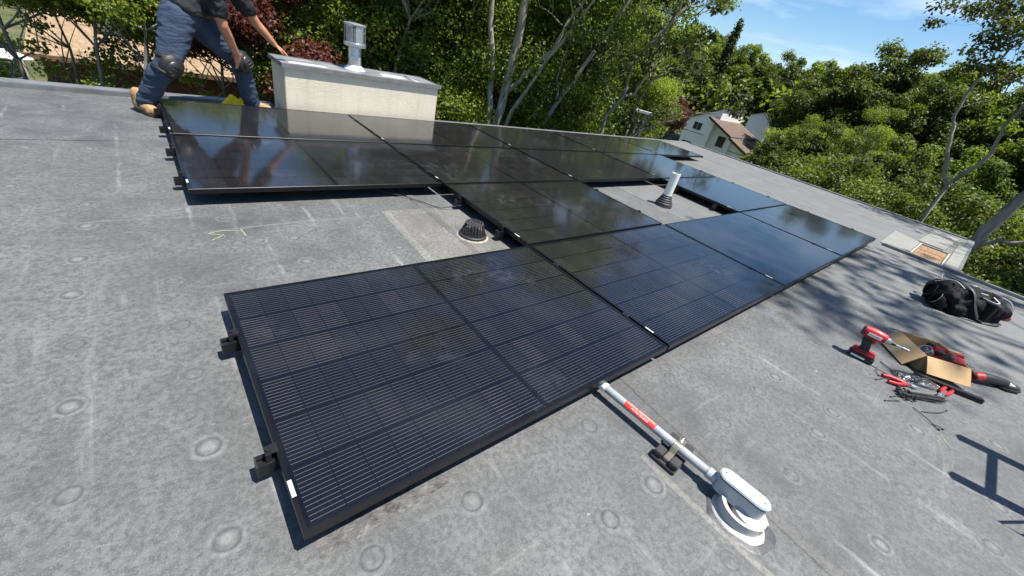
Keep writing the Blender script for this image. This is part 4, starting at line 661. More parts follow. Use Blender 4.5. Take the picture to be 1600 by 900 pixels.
# knee pads, belt, boots
def kneepad(k, h_, a_, fwd_):
    f_ = Vector(fwd_).normalized(); ax = (Vector(h_) - Vector(a_)).normalized(); f_ = (f_ - ax * f_.dot(ax)).normalized(); s = ax.cross(f_)
    m_ = MB(); M3 = Matrix((s, f_, ax)).transposed(); k0 = len(m_.v); m_.sphere((0, 0, 0), 0.1, 18, 12, (0.98, 0.62, 1.05)); m_.xf(Matrix.Translation(k + f_ * 0.045) @ M3.to_4x4(), k0); pd = blob('knee_pad', m_, 0.009, pad_m, wk, 3)
    m_ = MB(); m_.sphere((0, 0, 0), 0.066, 18, 12, (1.0, 0.5, 1.1)); m_.xf(Matrix.Translation(k + f_ * 0.092 - ax * 0.012) @ M3.to_4x4()); m_.build('pad_shell', pad_cap, pd, ang=80)
    for u in (-0.03, 0.0, 0.03):
        m_ = MB(); m_.tube([k + f_ * (0.128 - 9 * t * t) - ax * 0.012 + s * t + ax * u for t in (-0.045, -0.022, 0, 0.022, 0.045)], 0.004, 6); m_.build('pad_ridge', pad_m, pd)
    for off in (0.05, -0.06):
        c_ = k + ax * off; m_ = MB(); r_ = 0.098; m_.tube([c_ + s * math.cos(a) * r_ + f_ * (math.sin(a) * r_) for a in [6.2832 * i / 20 for i in range(21)]], 0.012, 6, caps=False, sq=(0.35, 1.3)); m_.build('pad_strap', pad_m, pd)
kneepad(kneeR, hipR, ankR, (0.45, -0.85, 0.0)); kneepad(kneeL, hipL, ankL, (0.75, -0.65, 0.0))
def boot(heel, toe):
    h, t_ = Vector(heel), Vector(toe); d = (t_ - h); d.z = 0; L_ = d.length; d.normalize(); s = Vector((-d.y, d.x, 0)); up_ = Vector((0, 0, 1)); b = h - WO; P = lambda x, y, z: b + d * x + s * y + up_ * z
    m_ = MB(); chain(m_, [P(0.055, 0, 0.15), P(0.055, 0, 0.055)], [0.052, 0.050], 14); chain(m_, [P(0.07, 0, 0.065), P(0.16, 0, 0.055), P(0.225, 0, 0.044), P(L_ - 0.045, 0, 0.042)], [0.050, 0.049, 0.047, 0.038], 14); m_.sphere(P(0.225, 0, 0.035), 0.05, 14, 8, (1, 1, 0.7)); ob = blob('boot', m_, 0.008, boot_m, wk, 3, lambda p: 0.003 * noise.noise(p * 40))
    m_ = MB(); out = [(0.0, -0.026), (0.02, -0.040), (0.10, -0.040), (0.20, -0.052), (0.26, -0.046), (L_ - 0.005, -0.022), (L_, 0.0), (L_ - 0.005, 0.022), (0.26, 0.046), (0.20, 0.050), (0.10, 0.038), (0.02, 0.040), (0.0, 0.026)]
    m_.add([P(x, y, z) for z in (0.001, 0.024) for x, y in out], [tuple(range(13))[::-1], tuple(range(13, 26))] + [(i, (i + 1) % 13, 13 + (i + 1) % 13, 13 + i) for i in range(13)]); m_.build('sole', sole_m, ob, bevel=0.003)
    for k in range(4):
        x = 0.11 + 0.022 * k; z = 0.107 - 0.006 * k; m_ = MB(); m_.tube([P(x, -0.028, z - 0.010), P(x + 0.004, 0, z + 0.002), P(x, 0.028, z - 0.010)], 0.0038, 6); m_.build('lace', simple('lace', (0.07, 0.05, 0.03), 0.8) if k == 0 else bpy.data.materials['lace'], ob)
boot((-0.165, 4.60, RZ), (-0.030, 4.33, RZ)); boot((0.745, 4.93, RZ), (0.955, 4.80, RZ))
m_ = MB(); bc = wst - Vector((0.02, 0, 0.085)); m_.tube([bc + Vector((math.cos(a) * 0.160, math.sin(a) * 0.172, -0.02 * math.cos(a))) for a in [6.2832 * i / 28 for i in range(29)]], 0.02, 8, caps=False, sq=(0.3, 1.0)); m_.build('belt', simple('belt', (0.02, 0.015, 0.012), 0.5), wk)
# yellow vest dropped behind the back row
yv = NT('hi_vis_cloth'); yv_m = yv.done(yv.pr((0.95, 0.63, 0.02), 0.8, 0, yv.bump(yv.noise(16, 4), 0.6, 0.02), 0.2))
m_ = MB(); nu, nv = 26, 14; vs = []
for i in range(nu + 1):
    for j in range(nv + 1):
        u, v = i / nu, j / nv; e_ = min(1, 5 * u * (1 - u)) * min(1, 5 * v * (1 - v)); x = 0.52 + 0.30 * u + 0.02 * noise.noise(Vector((u * 6, v * 6, 3))); y = 4.80 + 0.24 * v + 0.02 * noise.noise(Vector((u * 6, v * 6, 9)))
        vs.append((x - 0.59, y - 4.92, 0.003 + e_ * (0.10 + 0.06 * noise.noise(Vector((u * 4, v * 3, 0))) + 0.025 * noise.noise(Vector((u * 13, v * 9, 4))))))
m_.add(vs, [(i * (nv + 1) + j, (i + 1) * (nv + 1) + j, (i + 1) * (nv + 1) + j + 1, i * (nv + 1) + j + 1) for i in range(nu) for j in range(nv)]); o = m_.build('safety_vest', yv_m, None, (0.59, 4.92, RZ), ang=80); tag(o, 'crumpled bright yellow safety vest behind the back panel by the worker', 'vest')
# ================================================================ trees
CX, CY = -0.108, -0.594
def polar(az, D): return (CX + D * math.sin(R(az)), CY + D * math.cos(R(az)))
def leaf_mat(name, c0, c1, c2):
    t = NT(name); at = t.n('ShaderNodeAttribute', attribute_name='tint'); oi = t.n('ShaderNodeObjectInfo').outputs['Random']
    f = t.math('MULTIPLY_ADD', t.math('SUBTRACT', oi, 0.5), 0.28, at.outputs['Fac'], clamp=True)
    col = t.ramp(f, (0.05, c0), (0.5, c1), (0.95, c2))
    p = t.pr(col, 0.45, 0, None, 0.35); tr = t.n('ShaderNodeBsdfTranslucent'); t.l(t.mix(1.0, col, (1.25, 1.35, 0.55), 'MULTIPLY'), tr.inputs['Color'])
    mx = t.n('ShaderNodeMixShader'); mx.inputs[0].default_value = 0.50; t.l(p, mx.inputs[1]); t.l(tr.outputs[0], mx.inputs[2]); return t.done(mx.outputs[0])
leaf_g = leaf_mat('leaf_green', (0.048, 0.074, 0.014), (0.130, 0.178, 0.026), (0.25, 0.295, 0.040))
leaf_y = leaf_mat('leaf_bright', (0.072, 0.105, 0.016), (0.175, 0.225, 0.028), (0.33, 0.36, 0.045))
leaf_r = leaf_mat('leaf_red', (0.036, 0.012, 0.013), (0.095, 0.026, 0.027), (0.17, 0.052, 0.045))
leaf_d = leaf_mat('leaf_dark', (0.024, 0.044, 0.012), (0.066, 0.100, 0.020), (0.13, 0.170, 0.03))
leaf_o = leaf_mat('leaf_olive', (0.028, 0.036, 0.014), (0.06, 0.075, 0.024), (0.11, 0.125, 0.04))
def bark(name, a, b, c):
    t = NT(name); f = t.noise(7, 6, 0.7, stretch=(1, 1, 0.25)); return t.done(t.pr(t.ramp(f, (0.3, a), (0.5, b), (0.72, c)), 0.9, 0, t.bump(t.noise(22, 5, 0.7, stretch=(1, 1, 0.2)), 0.8, 0.02), 0.2))
bark_g = bark('bark_grey', (0.13, 0.115, 0.095), (0.24, 0.22, 0.185), (0.36, 0.335, 0.29)); bark_d = bark('bark_brown', (0.05, 0.042, 0.033), (0.10, 0.085, 0.067), (0.17, 0.15, 0.12)); bark_p = bark('bark_pale', (0.14, 0.122, 0.096), (0.27, 0.245, 0.20), (0.40, 0.37, 0.31))
def leaves(name, C, rad, n, size, mat, seed, flat=0.62, tint=None, droop=0.0):
    g = np.random.default_rng(seed); C = np.asarray(C, float); K = len(C); rad = np.broadcast_to(np.asarray(rad, float), (K,))
    w = rad ** 2; cnt = np.maximum(6, (n * w / w.sum()).astype(int)); idx = np.repeat(np.arange(K), cnt); N = len(idx)
    d = g.normal(size=(N, 3)); d /= np.linalg.norm(d, axis=1)[:, None]; rr = g.random(N) ** 0.45
    lump = 1 + 0.35 * np.sin(d[:, 0] * 5 + idx * 1.7) * np.sin(d[:, 1] * 6 + idx) * np.cos(d[:, 2] * 5 + idx * 0.6)
    off = d * (rr * lump * rad[idx])[:, None]; off[:, 2] *= flat; P = C[idx] + off
    nrm = d * 0.6 + np.array([0, 0, 0.55]) + g.normal(size=(N, 3)) * 0.6; nrm /= np.linalg.norm(nrm, axis=1)[:, None]
    a = np.cross(nrm, g.normal(size=(N, 3))); a /= np.linalg.norm(a, axis=1)[:, None]; a[:, 2] -= droop; b = np.cross(nrm, a)
    s = size * g.uniform(0.6, 1.35, N)[:, None]; wd = s * 0.36; fold = nrm * wd * 0.35
    v = np.empty((N, 4, 3)); v[:, 0] = P - a * s * 0.5; v[:, 1] = P + b * wd + fold; v[:, 2] = P + a * s * 0.5 - nrm * s * 0.08; v[:, 3] = P - b * wd + fold
    me = bpy.data.meshes.new(name); me.vertices.add(N * 4); me.vertices.foreach_set('co', v.ravel())
    base = np.arange(N)[:, None] * 4; tri = np.concatenate([base + [0, 1, 2], base + [0, 2, 3]], 1).reshape(-1, 3)
    me.loops.add(N * 6); me.loops.foreach_set('vertex_index', tri.ravel().astype(np.int32)); me.polygons.add(N * 2); me.polygons.foreach_set('loop_start', np.arange(0, N * 6, 3, dtype=np.int32))
    ct = g.uniform(0.15, 0.85, K) if tint is None else np.asarray(tint); tv = np.clip(ct[idx] * 0.55 + 0.22 + g.normal(size=N) * 0.13, 0, 1)
    at = me.attributes.new('tint', 'FLOAT', 'FACE'); at.data.foreach_set('value', np.repeat(tv, 2).astype(np.float32)); me.update(calc_edges=True); me.materials.append(mat); return me
def wobble(a, b, n, amp, g):
    a, b = np.asarray(a, float), np.asarray(b, float); L = np.linalg.norm(b - a); P = [a + (b - a) * i / n for i in range(n + 1)]
    for i in range(1, n): P[i] = P[i] + g.normal(size=3) * amp * L
    return P
def crown_tree(name, seed, H, base, Rx, nclump, nleaf, lsize, lmat, bmat, tr=0.16, lean=(0, 0), crad=(0.55, 1.05), shape=1.0, forks=1, twig=0.4, flat=0.62, droop=0.0, lo=0.55, cap=0.42):
    g = np.random.default_rng(seed); C = []; tries = 0; hz_ = (H - base) / 2; top = np.array([lean[0], lean[1], H * 0.8])
    while len(C) < nclump and tries < 6000:
        tries += 1; p = g.normal(size=3); p /= np.linalg.norm(p); p *= g.uniform(0.35, 1.0) ** 0.5
        z = base + hz_ + p[2] * hz_; u = (z - base) / (H - base); sc = (0.62 + 0.75 * math.sin(min(1, u * 1.05) * math.pi) ** 0.8 * 0.5) * shape
        c = np.array([p[0] * Rx * sc + lean[0] * z / H, p[1] * Rx * sc + lean[1] * z / H, z])
        if all(np.sum((c - q) ** 2) > 0.30 for q in C): C.append(c)
    C = np.array(C); rad = g.uniform(crad[0], crad[1], len(C)); tint = np.clip(g.uniform(0.0, 1.0, len(C)), 0, 1)
    lm = leaves(name + '_leaf', C, rad, nleaf, lsize, lmat, seed + 1, flat, tint, droop)
    mb = MB(); tops = []
    for f in range(forks):
        a = f * 6.28 / forks + 0.4; sp = 0.0 if forks == 1 else Rx * 0.28
        tp = top + np.array([math.cos(a) * sp, math.sin(a) * sp, -f * 0.4]); fb = np.array([0, 0, 0]) if forks == 1 else np.array([math.cos(a), math.sin(a), 0]) * tr * 0.4
        P = wobble(fb, tp, 9, 0.012, g); mb.tube(P, [tr * (1 - 0.78 * i / 9) * (1.25 if i == 0 else 1) * (1 if forks == 1 else 0.8) for i in range(10)], 9); tops.append(P)
    for k, c in enumerate(C):
        P = tops[k % len(tops)]; zz = max(base * g.uniform(lo, 1.15), c[2] - g.uniform(0.8, 2.2)); i = int(np.argmin([abs(p[2] - zz) for p in P])); s = P[i]
        r0 = min(tr * cap, 0.028 + 0.016 * np.linalg.norm(c - s)); mid = (s + c) / 2 + np.array([0, 0, -0.12 * np.linalg.norm(c - s)]) + g.normal(size=3) * 0.15
        mb.tube([s, mid, c], [r0, r0 * 0.6, r0 * 0.25], 6, caps=False)
        for q in range(2):
            e = c + np.clip(g.normal(size=3), -0.9, 0.9) * rad[k] * 0.7; mb.tube([mid * 0.4 + c * 0.6, e], [r0 * 0.35, 0.006], 4, caps=False)
    return lm, mb.mesh(name + '_trunk', bmat, ang=80)
leaf_m = leaf_mat('leaf_muted', (0.034, 0.050, 0.012), (0.088, 0.116, 0.022), (0.165, 0.195, 0.034))
PR = {}
PR['oak_a'] = crown_tree('oak_a', 11, 16, 3.2, 4.6, 110, 62000, 0.135, leaf_g, bark_d, 0.22)
PR['oak_b'] = crown_tree('oak_b', 23, 14.5, 2.6, 4.2, 110, 84000, 0.098, leaf_y, bark_g, 0.18)
PR['oak_c'] = crown_tree('oak_c', 37, 17, 4.0, 5.0, 100, 52000, 0.16, leaf_g, bark_d, 0.25)
PR['slim'] = crown_tree('slim', 41, 9.4, 7.0, 2.0, 22, 9000, 0.105, leaf_y, bark_g, 0.085, (0.8, 0.1), (0.4, 0.8), lo=0.86, cap=0.30)
PR['under'] = crown_tree('under', 53, 8.2, 3.4, 2.6, 64, 54000, 0.080, leaf_y, bark_g, 0.09, (0.3, -0.2), (0.5, 0.95))
PR['open'] = crown_tree('open', 67, 9.9, 6.7, 2.3, 40, 22000, 0.10, leaf_y, bark_g, 0.09, (0.3, -0.2), (0.4, 0.8), lo=0.84, cap=0.30)
PR['under2'] = crown_tree('under2', 57, 8.8, 3.2, 2.5, 72, 54000, 0.078, leaf_g, bark_g, 0.09, (-0.3, 0.2), (0.45, 0.9))
PR['under_d'] = crown_tree('under_d', 59, 7.6, 2.4, 3.0, 70, 44000, 0.10, leaf_m, bark_d, 0.10, (-0.2, 0.3), (0.45, 0.85))
PR['maple'] = crown_tree('maple', 61, 9.4, 4.2, 2.9, 60, 42000, 0.090, leaf_r, bark_d, 0.11, (0, 0), (0.4, 0.8))
PR['round'] = crown_tree('round', 71, 12.4, 2.0, 4.6, 230, 76000, 0.17, leaf_g, bark_d, 0.2, (0, 0), (0.4, 0.85), 1.1, flat=0.75)
PR['round_d'] = crown_tree('round_d', 73, 12.4, 2.0, 4.4, 230, 76000, 0.17, leaf_m, bark_d, 0.2, (0, 0), (0.4, 0.85), 1.1, flat=0.75)
PR['slim_pale'] = crown_tree('slim_pale', 43, 13.0, 8.6, 2.0, 26, 9000, 0.10, leaf_y, bark_p, 0.10, (0.5, 0.2), (0.4, 0.8), lo=0.8, cap=0.35)
PR['spray'] = crown_tree('spray', 47, 7.0, 3.4, 2.3, 20, 2600, 0.10, leaf_g, bark_g, 0.055, (0.3, 0.1), (0.28, 0.5), lo=0.5, cap=0.3)
PR['shrub'] = crown_tree('shrub', 83, 3.4, 0.4, 1.7, 30, 11000, 0.12, leaf_y, bark_g, 0.05, (0, 0), (0.35, 0.6))
PR['sparse'] = crown_tree('sparse', 91, 13.0, 4.5, 3.6, 42, 8500, 0.15, leaf_o, bark_g, 0.15, (1.6, 0.4), (0.5, 1.0))
# narrow cypress-like spire
g = np.random.default_rng(5); C = []; rd = []
for k in range(90):
    z = 1.5 + 12.8 * (k / 90); w = 1.25 * (1 - (z - 1.5) / 13.2) ** 0.8 + 0.10; a = g.uniform(0, 6.28); r = w * g.uniform(0.2, 0.8); C.append((math.cos(a) * r, math.sin(a) * r, z)); rd.append(0.25 + w * 0.5)
mbs = MB(); mbs.tube([(0, 0, 0), (0, 0, 13.8)], [0.16, 0.02], 7); PR['spire'] = (leaves('spire_leaf', C, rd, 16000, 0.24, leaf_o, 6, 1.5), mbs.mesh('spire_trunk', bark_d))
# branching generator for trees that show their bare limbs
def limb_tree(name, seed, stems, bmat, lmat, nleaf, lsize, depth=4, crad=(0.25, 0.55), keep=1.0, spread=0.75, jlo=0.55):
    g = np.random.default_rng(seed); mb = MB(); tips = []
    def grow(p, d, L, r, k):
        n = 5; P = [np.array(p)]; dd = np.array(d, float)
        for i in range(n):
            dd = dd + g.normal(size=3) * 0.16 + np.array([0, 0, 0.03]); dd /= np.linalg.norm(dd); P.append(P[-1] + dd * L / n)
        mb.tube(P, [r * (1 - 0.45 * i / n) for i in range(n + 1)], 8 if k > 2 else 5, caps=False)
        if k == 0: tips.append(P[-1]); return
        for q in range(2 if k > 1 else 3):
            j = int(g.integers(3, n + 1)); nd = dd + g.normal(size=3) * spread; nd[2] = abs(nd[2]) * 0.6 + 0.08; nd /= np.linalg.norm(nd)
            grow(P[j], nd, L * g.uniform(0.55, 0.8), r * 0.55 * (1 - 0.04 * j), k - 1)
    for path, r0, r1 in stems:
        P = [np.array(q, float) for q in path]; m_ = len(P) - 1; FP = []
        for i in range(m_):
            for s in range(4): FP.append(P[i] + (P[i + 1] - P[i]) * s / 4 + g.normal(size=3) * 0.02)
        FP.append(P[-1]); nn_ = len(FP); mb.tube(FP, [r0 + (r1 - r0) * i / (nn_ - 1) for i in range(nn_)], 10)
        d = FP[-1] - FP[-3]; d /= np.linalg.norm(d); grow(FP[-1], d, 1.6, r1, depth)
        for s in range(3):
            j = int(nn_ * g.uniform(jlo, 0.97)); nd = d + g.normal(size=3) * 0.8; nd /= np.linalg.norm(nd); grow(FP[j], nd, g.uniform(0.8, 1.4), r1 * 0.55, max(1, depth - 1))
    T = [q for q in tips if g.random() < keep]
    return leaves(name + '_leaf', T, g.uniform(crad[0], crad[1], len(T)), nleaf, lsize, lmat, seed + 3), mb.mesh(name + '_trunk', bmat, ang=80)
tree_count = [0]
def place(proto, az, D, label, sc=1.0, name='broadleaf_tree', rot=None, sz=None, cat='tree', group=None):
    lm, tm = PR[proto] if isinstance(proto, str) else proto; x, y = polar(az, D)
    e = empty(name, (x, y, GZ), (rot if rot is not None else random.uniform(0, 6.28)), label, cat, group); e.scale = (sc, sc, sz or sc)
    link('trunk', tm, e); link('crown', lm, e); return e
BG = 'background trees behind the flat roof'
# far rows that close the view
far = [('oak_c', -16, 40, 'dark oak far left, beyond the white boat'), ('oak_a', -10.5, 44, 'tall oak above the white boat, left of the shingled roof'), ('oak_c', -5, 47, 'dark oak standing behind the left end of the shingled roof'), ('oak_a', 0.5, 48, 'tall oak behind the middle of the shingled roof'),
       ('oak_c', 6, 46, 'dark oak behind the shingled roof, in line with the worker'), ('oak_a', 11.5, 43, 'oak behind the right end of the shingled roof'), ('oak_c', 17.5, 36, 'dark tree behind the red maple'), ('oak_a', 22, 30, 'oak behind the flue pipe'), ('oak_c', 27.5, 31, 'dark tree behind the right end of the chimney box'),
       ('oak_a', 33, 28, 'oak filling the gap left of the grey forked trunk'), ('oak_c', 38.5, 29, 'dark oak behind the grey forked trunk'), ('oak_a', 44, 30, 'oak behind the leaning grey trunk'), ('oak_c', 49.5, 31, 'dark oak behind the bare twisted tree'), ('oak_a', 52, 42, 'oak behind the white-topped post')]
for p, az, D, lb in far: place(p, az, D, lb, random.uniform(0.95, 1.12) * (0.70 if az < 15 else 0.84), 'oak_tree', group=BG)
mid = [('under_d', -17, 22, 'dark low tree hanging in at the far left edge', 1.05), ('open', -6.8, 15.5, 'bright leafy tree over the left end of the shingled roof', 0.98), ('open', 7.6, 15.0, 'bright young tree between the worker and the red maple', 0.96), ('oak_b', 22.5, 20, 'green tree rising behind the left half of the chimney box', 0.85),
       ('oak_b', 25.5, 20.5, 'yellow-green tree with mottled trunk right of the flue pipe', 0.82), ('under', 29.2, 12.5, 'bright bushy tree at the right end of the chimney box', 0.92), ('under_d', 33.0, 17.5, 'leafy green tree just left of the grey forked trunk', 1.0), ('under', 41.0, 17.5, 'low bright tree between forked and leaning trunks', 1.0),
       ('oak_a', 43.6, 25, 'tall green tree between the leaning trunk and the twisted bare tree', 0.9), ('under', 44.9, 17.2, 'low bright tree left of the twisted bare tree', 0.78), ('oak_b', 49.5, 26, 'bright tall tree right of the twisted bare tree', 0.95), ('oak_b', 52.0, 36, 'tall tree at the left edge of the open sky', 1.05)]
for p, az, D, lb, sc in mid: place(p, az, D, lb, sc, group=BG)
place('maple', 14.4, 14.2, 'dark red maple tree left of the flue pipe', 1.0, 'maple_tree'); place('maple', 59.6, 52, 'dark red tree left of the white house', 0.78, 'maple_tree')
for az, D, lb, sc, ro in ((-4.6, 14.5, 'slim grey tree in front of the left end of the shingled roof', 1.0, 0.3), (-1.9, 13.0, 'slim pale tree before the dark roof collector, nearest the man', 0.98, 0.0), (-0.2, 15.0, 'slim leaning tree right of the dark roof collector', 0.95, 0.7), (1.6, 16.2, 'thinnest slim tree hard against the worker\'s back leg', 0.85, 1.2), (-3.2, 17.5, 'slim tree half way along the shingled roof, behind the others', 0.9, 2.0)):
    place('slim', az, D, lb, sc, 'slim_tree', ro, group='slim trees before the shingled house')
for az, D, lb, sc in ((3.2, 20, 'bush under the eaves of the shingled house beside the worker', 1.0), (-2.4, 22, 'bush under the eaves behind the slim trees', 1.1), (6.4, 16, 'leafy bush behind the worker between his legs', 1.15), (10.6, 18, 'bush left of the chimney box', 1.0), (33.8, 11.0, 'shrub at the roof edge right of the chimney box', 1.6), (45.0, 13.6, 'bright shrub behind the back row of panels', 1.5), (55.0, 16.0, 'shrub beside the white-topped post', 1.45)):
    place('shrub', az, D, lb, sc, 'shrub', cat='shrub', group='shrubs round the flat roof')
for az, D, lb, sc in ((24.6, 12.2, 'slender pale trunk rising right of the flue pipe', 1.0), (31.2, 13.4, 'slender pale trunk above the right end of the chimney box', 0.95), (46.6, 15.2, 'slender pale trunk between the leaning and the twisted tree', 1.0), (54.6, 19.5, 'slender pale trunk beside the white-topped post', 1.0), (19.6, 14.6, 'slender pale trunk behind the flue pipe', 0.92)):
    place('slim_pale', az, D, lb, sc, 'slim_tree', group='slender pale trees behind the roof')
for az, D, lb, sc in ((-4.2, 17.0, 'thin leafy sapling before the left half of the shingled roof', 1.0), (5.6, 15.2, 'thin leafy sapling seen between the worker\'s legs', 1.0), (-8.6, 14.6, 'thin leafy sapling above the white boat', 1.15)):
    place('spray', az, D, lb, sc, 'sapling', group='saplings before the shingled house')
for p, az, D, lb, sc in (('under', 22.5, 24, 'bright tree low behind the flue pipe', 1.25), ('under', 27.0, 22, 'bright tree low behind the slender trunk by the flue', 1.2), ('under', 36.0, 19, 'bright tree right behind the grey forked trunk', 1.25), ('under', 39.6, 22, 'bright tree seen through the fork of the grey tree', 1.3), ('under', 43.6, 21, 'bright tree behind the leaning trunk', 1.25), ('under', 45.0, 24, 'bright tree behind the twisted tree', 1.2), ('under', 53.2, 27, 'bright tree left of the white-topped post', 1.2)):
    place(p, az, D, lb, sc, group=BG)
for p, az, D, lb, sc in (('under2', 19.6, 17.0, 'mid green tree between the red maple and the flue pipe', 1.05), ('under', 21.6, 14.6, 'sunlit tree whose crown shows left of the slender trunk by the flue', 1.1), ('under2', 25.6, 14.2, 'sunlit green crown over the middle of the chimney box cap', 1.12), ('under2', 32.4, 14.8, 'sunlit green crown right of the chimney box', 1.15), ('under', 35.4, 14.6, 'sunlit yellow-green crown against the left trunk of the forked tree', 1.1), ('under2', 40.0, 14.8, 'sunlit green crown between the forked and the leaning trunks', 1.12), ('under', 44.3, 15.6, 'sunlit yellow-green crown right of the leaning trunk', 0.78), ('under2', 44.0, 19, 'sunlit green crown behind the stem of the twisted tree', 1.18)):
    place(p, az, D, lb, sc, group=BG)
# right-hand skyline
sky_r = [('round', 59.6, 78, 'light green tree left of the narrow spire tree', 1.35), ('round_d', 62.2, 86, 'tree behind the narrow spire tree', 1.35), ('round', 65.6, 82, 'rounded tree above the white house roof', 1.30), ('round_d', 69.3, 78, 'broad rounded tree right of the white house', 1.24), ('round', 73.2, 80, 'rounded tree on the skyline left of the gap', 1.28), ('round_d', 74.8, 62, 'darker tree in the dip of the skyline', 1.08), ('round_d', 77.6, 44, 'tall round-headed tree right of the dip of the skyline', 1.12), ('round_d', 79.8, 43, 'round-headed tree at the right shoulder of the skyline', 1.12), ('round', 83.0, 50, 'tree low on the skyline behind the pale branches', 1.15), ('round_d', 86.5, 48, 'tree behind the bare right-hand branches', 1.18), ('round', 90.5, 44, 'rounded tree at the right edge of the view', 1.15), ('round_d', 95.5, 40, 'rounded tree just past the right edge', 1.0),
         ('oak_b', 76.6, 30, 'bright tree overlapping the right side of the white house', 0.56), ('under', 74.6, 38, 'bright crown leaning over the brown roof', 1.0), ('round_d', 76.0, 29, 'dark broad tree in the middle of the right-hand wood', 0.66), ('oak_b', 79.5, 31, 'green tree behind the dark broad tree', 0.66), ('round_d', 82.6, 25, 'dark tree above the opened roof boards', 0.66), ('under_d', 79.0, 19.5, 'low dark tree past the far roof edge', 0.98), ('round', 87.0, 27, 'olive tree behind the forked bare trunk', 0.70), ('under_d', 84.0, 17.5, 'low dark tree left of the forked bare trunk', 0.95), ('under_d', 89.6, 18.5, 'low dark tree behind the leaning right trunk', 1.0), ('under_d', 95.0, 15.5, 'dark low tree below the leaning right trunk', 0.9), ('under_d', 100, 14, 'dark low tree in the bottom right of the wood', 0.9), ('round_d', 99, 28, 'tree at the far right behind the tool bag', 0.8), ('round', 103, 36, 'tree outside the right edge', 1.0)]
for p, az, D, lb, sc in sky_r: place(p, az, D, lb, sc, group='trees of the right-hand wood')
place('spire', 63.0, 74, 'narrow dark spire tree on the skyline left of the sky', 1.22, 'cypress_tree')
for az, D, lb, sc in ((74.5, 17.0, 'shrub just below the far roof edge', 1.1), (78.2, 14.6, 'shrub near the opened roof boards', 1.0), (70.8, 50, 'shrub at the foot of the white house', 1.2), (92.5, 13.8, 'dark shrub beneath the leaning right trunk', 1.1)):
    place('shrub', az, D, lb, sc, 'shrub', cat='shrub', group='shrubs round the flat roof')
# characterful bare-limbed trees, each its own shape
def local_stem(pts, az, D):   # world offsets from the tree base
    return pts
x, y = polar(37.9, 13.0)
ft = limb_tree('forked', 101, [([(0, 0, 0), (0.03, 0, 3.4), (0.06, 0, 5.4), (0.15, 0.0, 7.0), (0.30, 0, 9.8), (0.5, 0.1, 12.5)], 0.155, 0.08), ([(-0.10, 0.06, 0), (-0.10, 0.02, 4.5), (-0.16, 0, 6.6), (-0.42, 0.2, 8.3), (-0.9, 0.3, 11)], 0.11, 0.05), ([(0.12, 0.0, 5.2), (0.45, 0, 6.6), (1.05, -0.1, 8.0), (1.5, -0.2, 8.8)], 0.06, 0.03), ([(0.13, 0.0, 6.9), (0.55, 0, 7.5), (1.15, 0.1, 8.2), (1.7, 0.2, 9.6)], 0.065, 0.035)], bark_p, leaf_g, 9000, 0.11, 3, (0.4, 0.8), 0.6, jlo=0.85)
e = place(ft, 37.9, 11.6, 'big grey tree forking into several bare trunks behind the panels', 1.0, 'forked_tree', R(-37.9))
ft = limb_tree('leaning', 107, [([(0, 0, 0), (0.0, 0, 4.6), (0.35, 0, 6.2), (1.0, 0, 7.6), (1.7, 0.1, 9.2), (2.3, 0.2, 11)], 0.085, 0.045), ([(0.33, 0, 6.3), (0.1, 0.1, 6.9), (-0.5, 0.1, 7.1), (-1.0, 0.15, 7.2)], 0.045, 0.02), ([(0.7, 0, 7.0), (0.55, 0.2, 7.8), (0.75, 0.3, 8.8)], 0.04, 0.02)], bark_p, leaf_g, 12000, 0.10, 3, (0.45, 0.85), 0.7, jlo=0.8)
place(ft, 42.3, 12.6, 'grey tree leaning to the right behind the back row of panels', 1.0, 'leaning_tree', R(-41.6))
ft = limb_tree('twisted', 113, [([(0, 0, 0), (0, 0, 5.2), (0.25, 0, 6.0), (0.28, 0.1, 6.9), (0.6, 0.1, 7.5), (0.55, 0.1, 8.3), (1.0, 0.2, 9.2)], 0.075, 0.035), ([(0.05, 0, 5.3), (0.6, -0.1, 5.9), (1.2, -0.1, 6.5)], 0.05, 0.03), ([(0.6, 0.1, 7.5), (0.9, 0.1, 7.6), (1.05, 0.1, 8.3), (1.1, 0.1, 9.3)], 0.045, 0.025)], bark_p, leaf_o, 3500, 0.12, 4, (0.25, 0.5), 0.35, 0.6)
place(ft, 51.0, 13.8, 'pale twisted tree with bare twigs behind the back row', 1.0, 'twisted_tree', R(-50.6))
ft = limb_tree('right_fork', 131, [([(0, 0, 0), (0, 0, 6.0), (0.12, 0, 7.2), (0.30, 0.1, 8.6), (0.55, 0.1, 10.2)], 0.16, 0.08), ([(0.05, 0, 6.4), (0.4, -0.1, 6.75), (1.0, -0.1, 6.95), (1.8, -0.1, 7.1)], 0.05, 0.03)], bark_g, leaf_o, 8000, 0.085, 4, (0.22, 0.42), 0.7)
place(ft, 91.2, 14.2, 'grey tree leaning right beside the opened roof boards', 1.0, 'leaning_tree', R(-91.2))
ft = limb_tree('right_pale', 137, [([(0, 0, 0), (0, 0, 7.4), (-0.45, 0, 8.2), (-0.78, 0, 8.9), (-0.85, 0, 9.8), (-0.6, 0, 10.6)], 0.06, 0.022), ([(0, 0, 7.5), (0.30, 0.1, 8.2), (0.15, 0.1, 9.0), (0.3, 0.1, 10)], 0.055, 0.025)], bark_p, leaf_o, 8000, 0.085, 4, (0.2, 0.4), 0.8, 0.7)
place(ft, 87.2, 15.5, 'pale crooked tree with thin leaves at the right edge', 1.0, 'crooked_tree', R(-87.2))
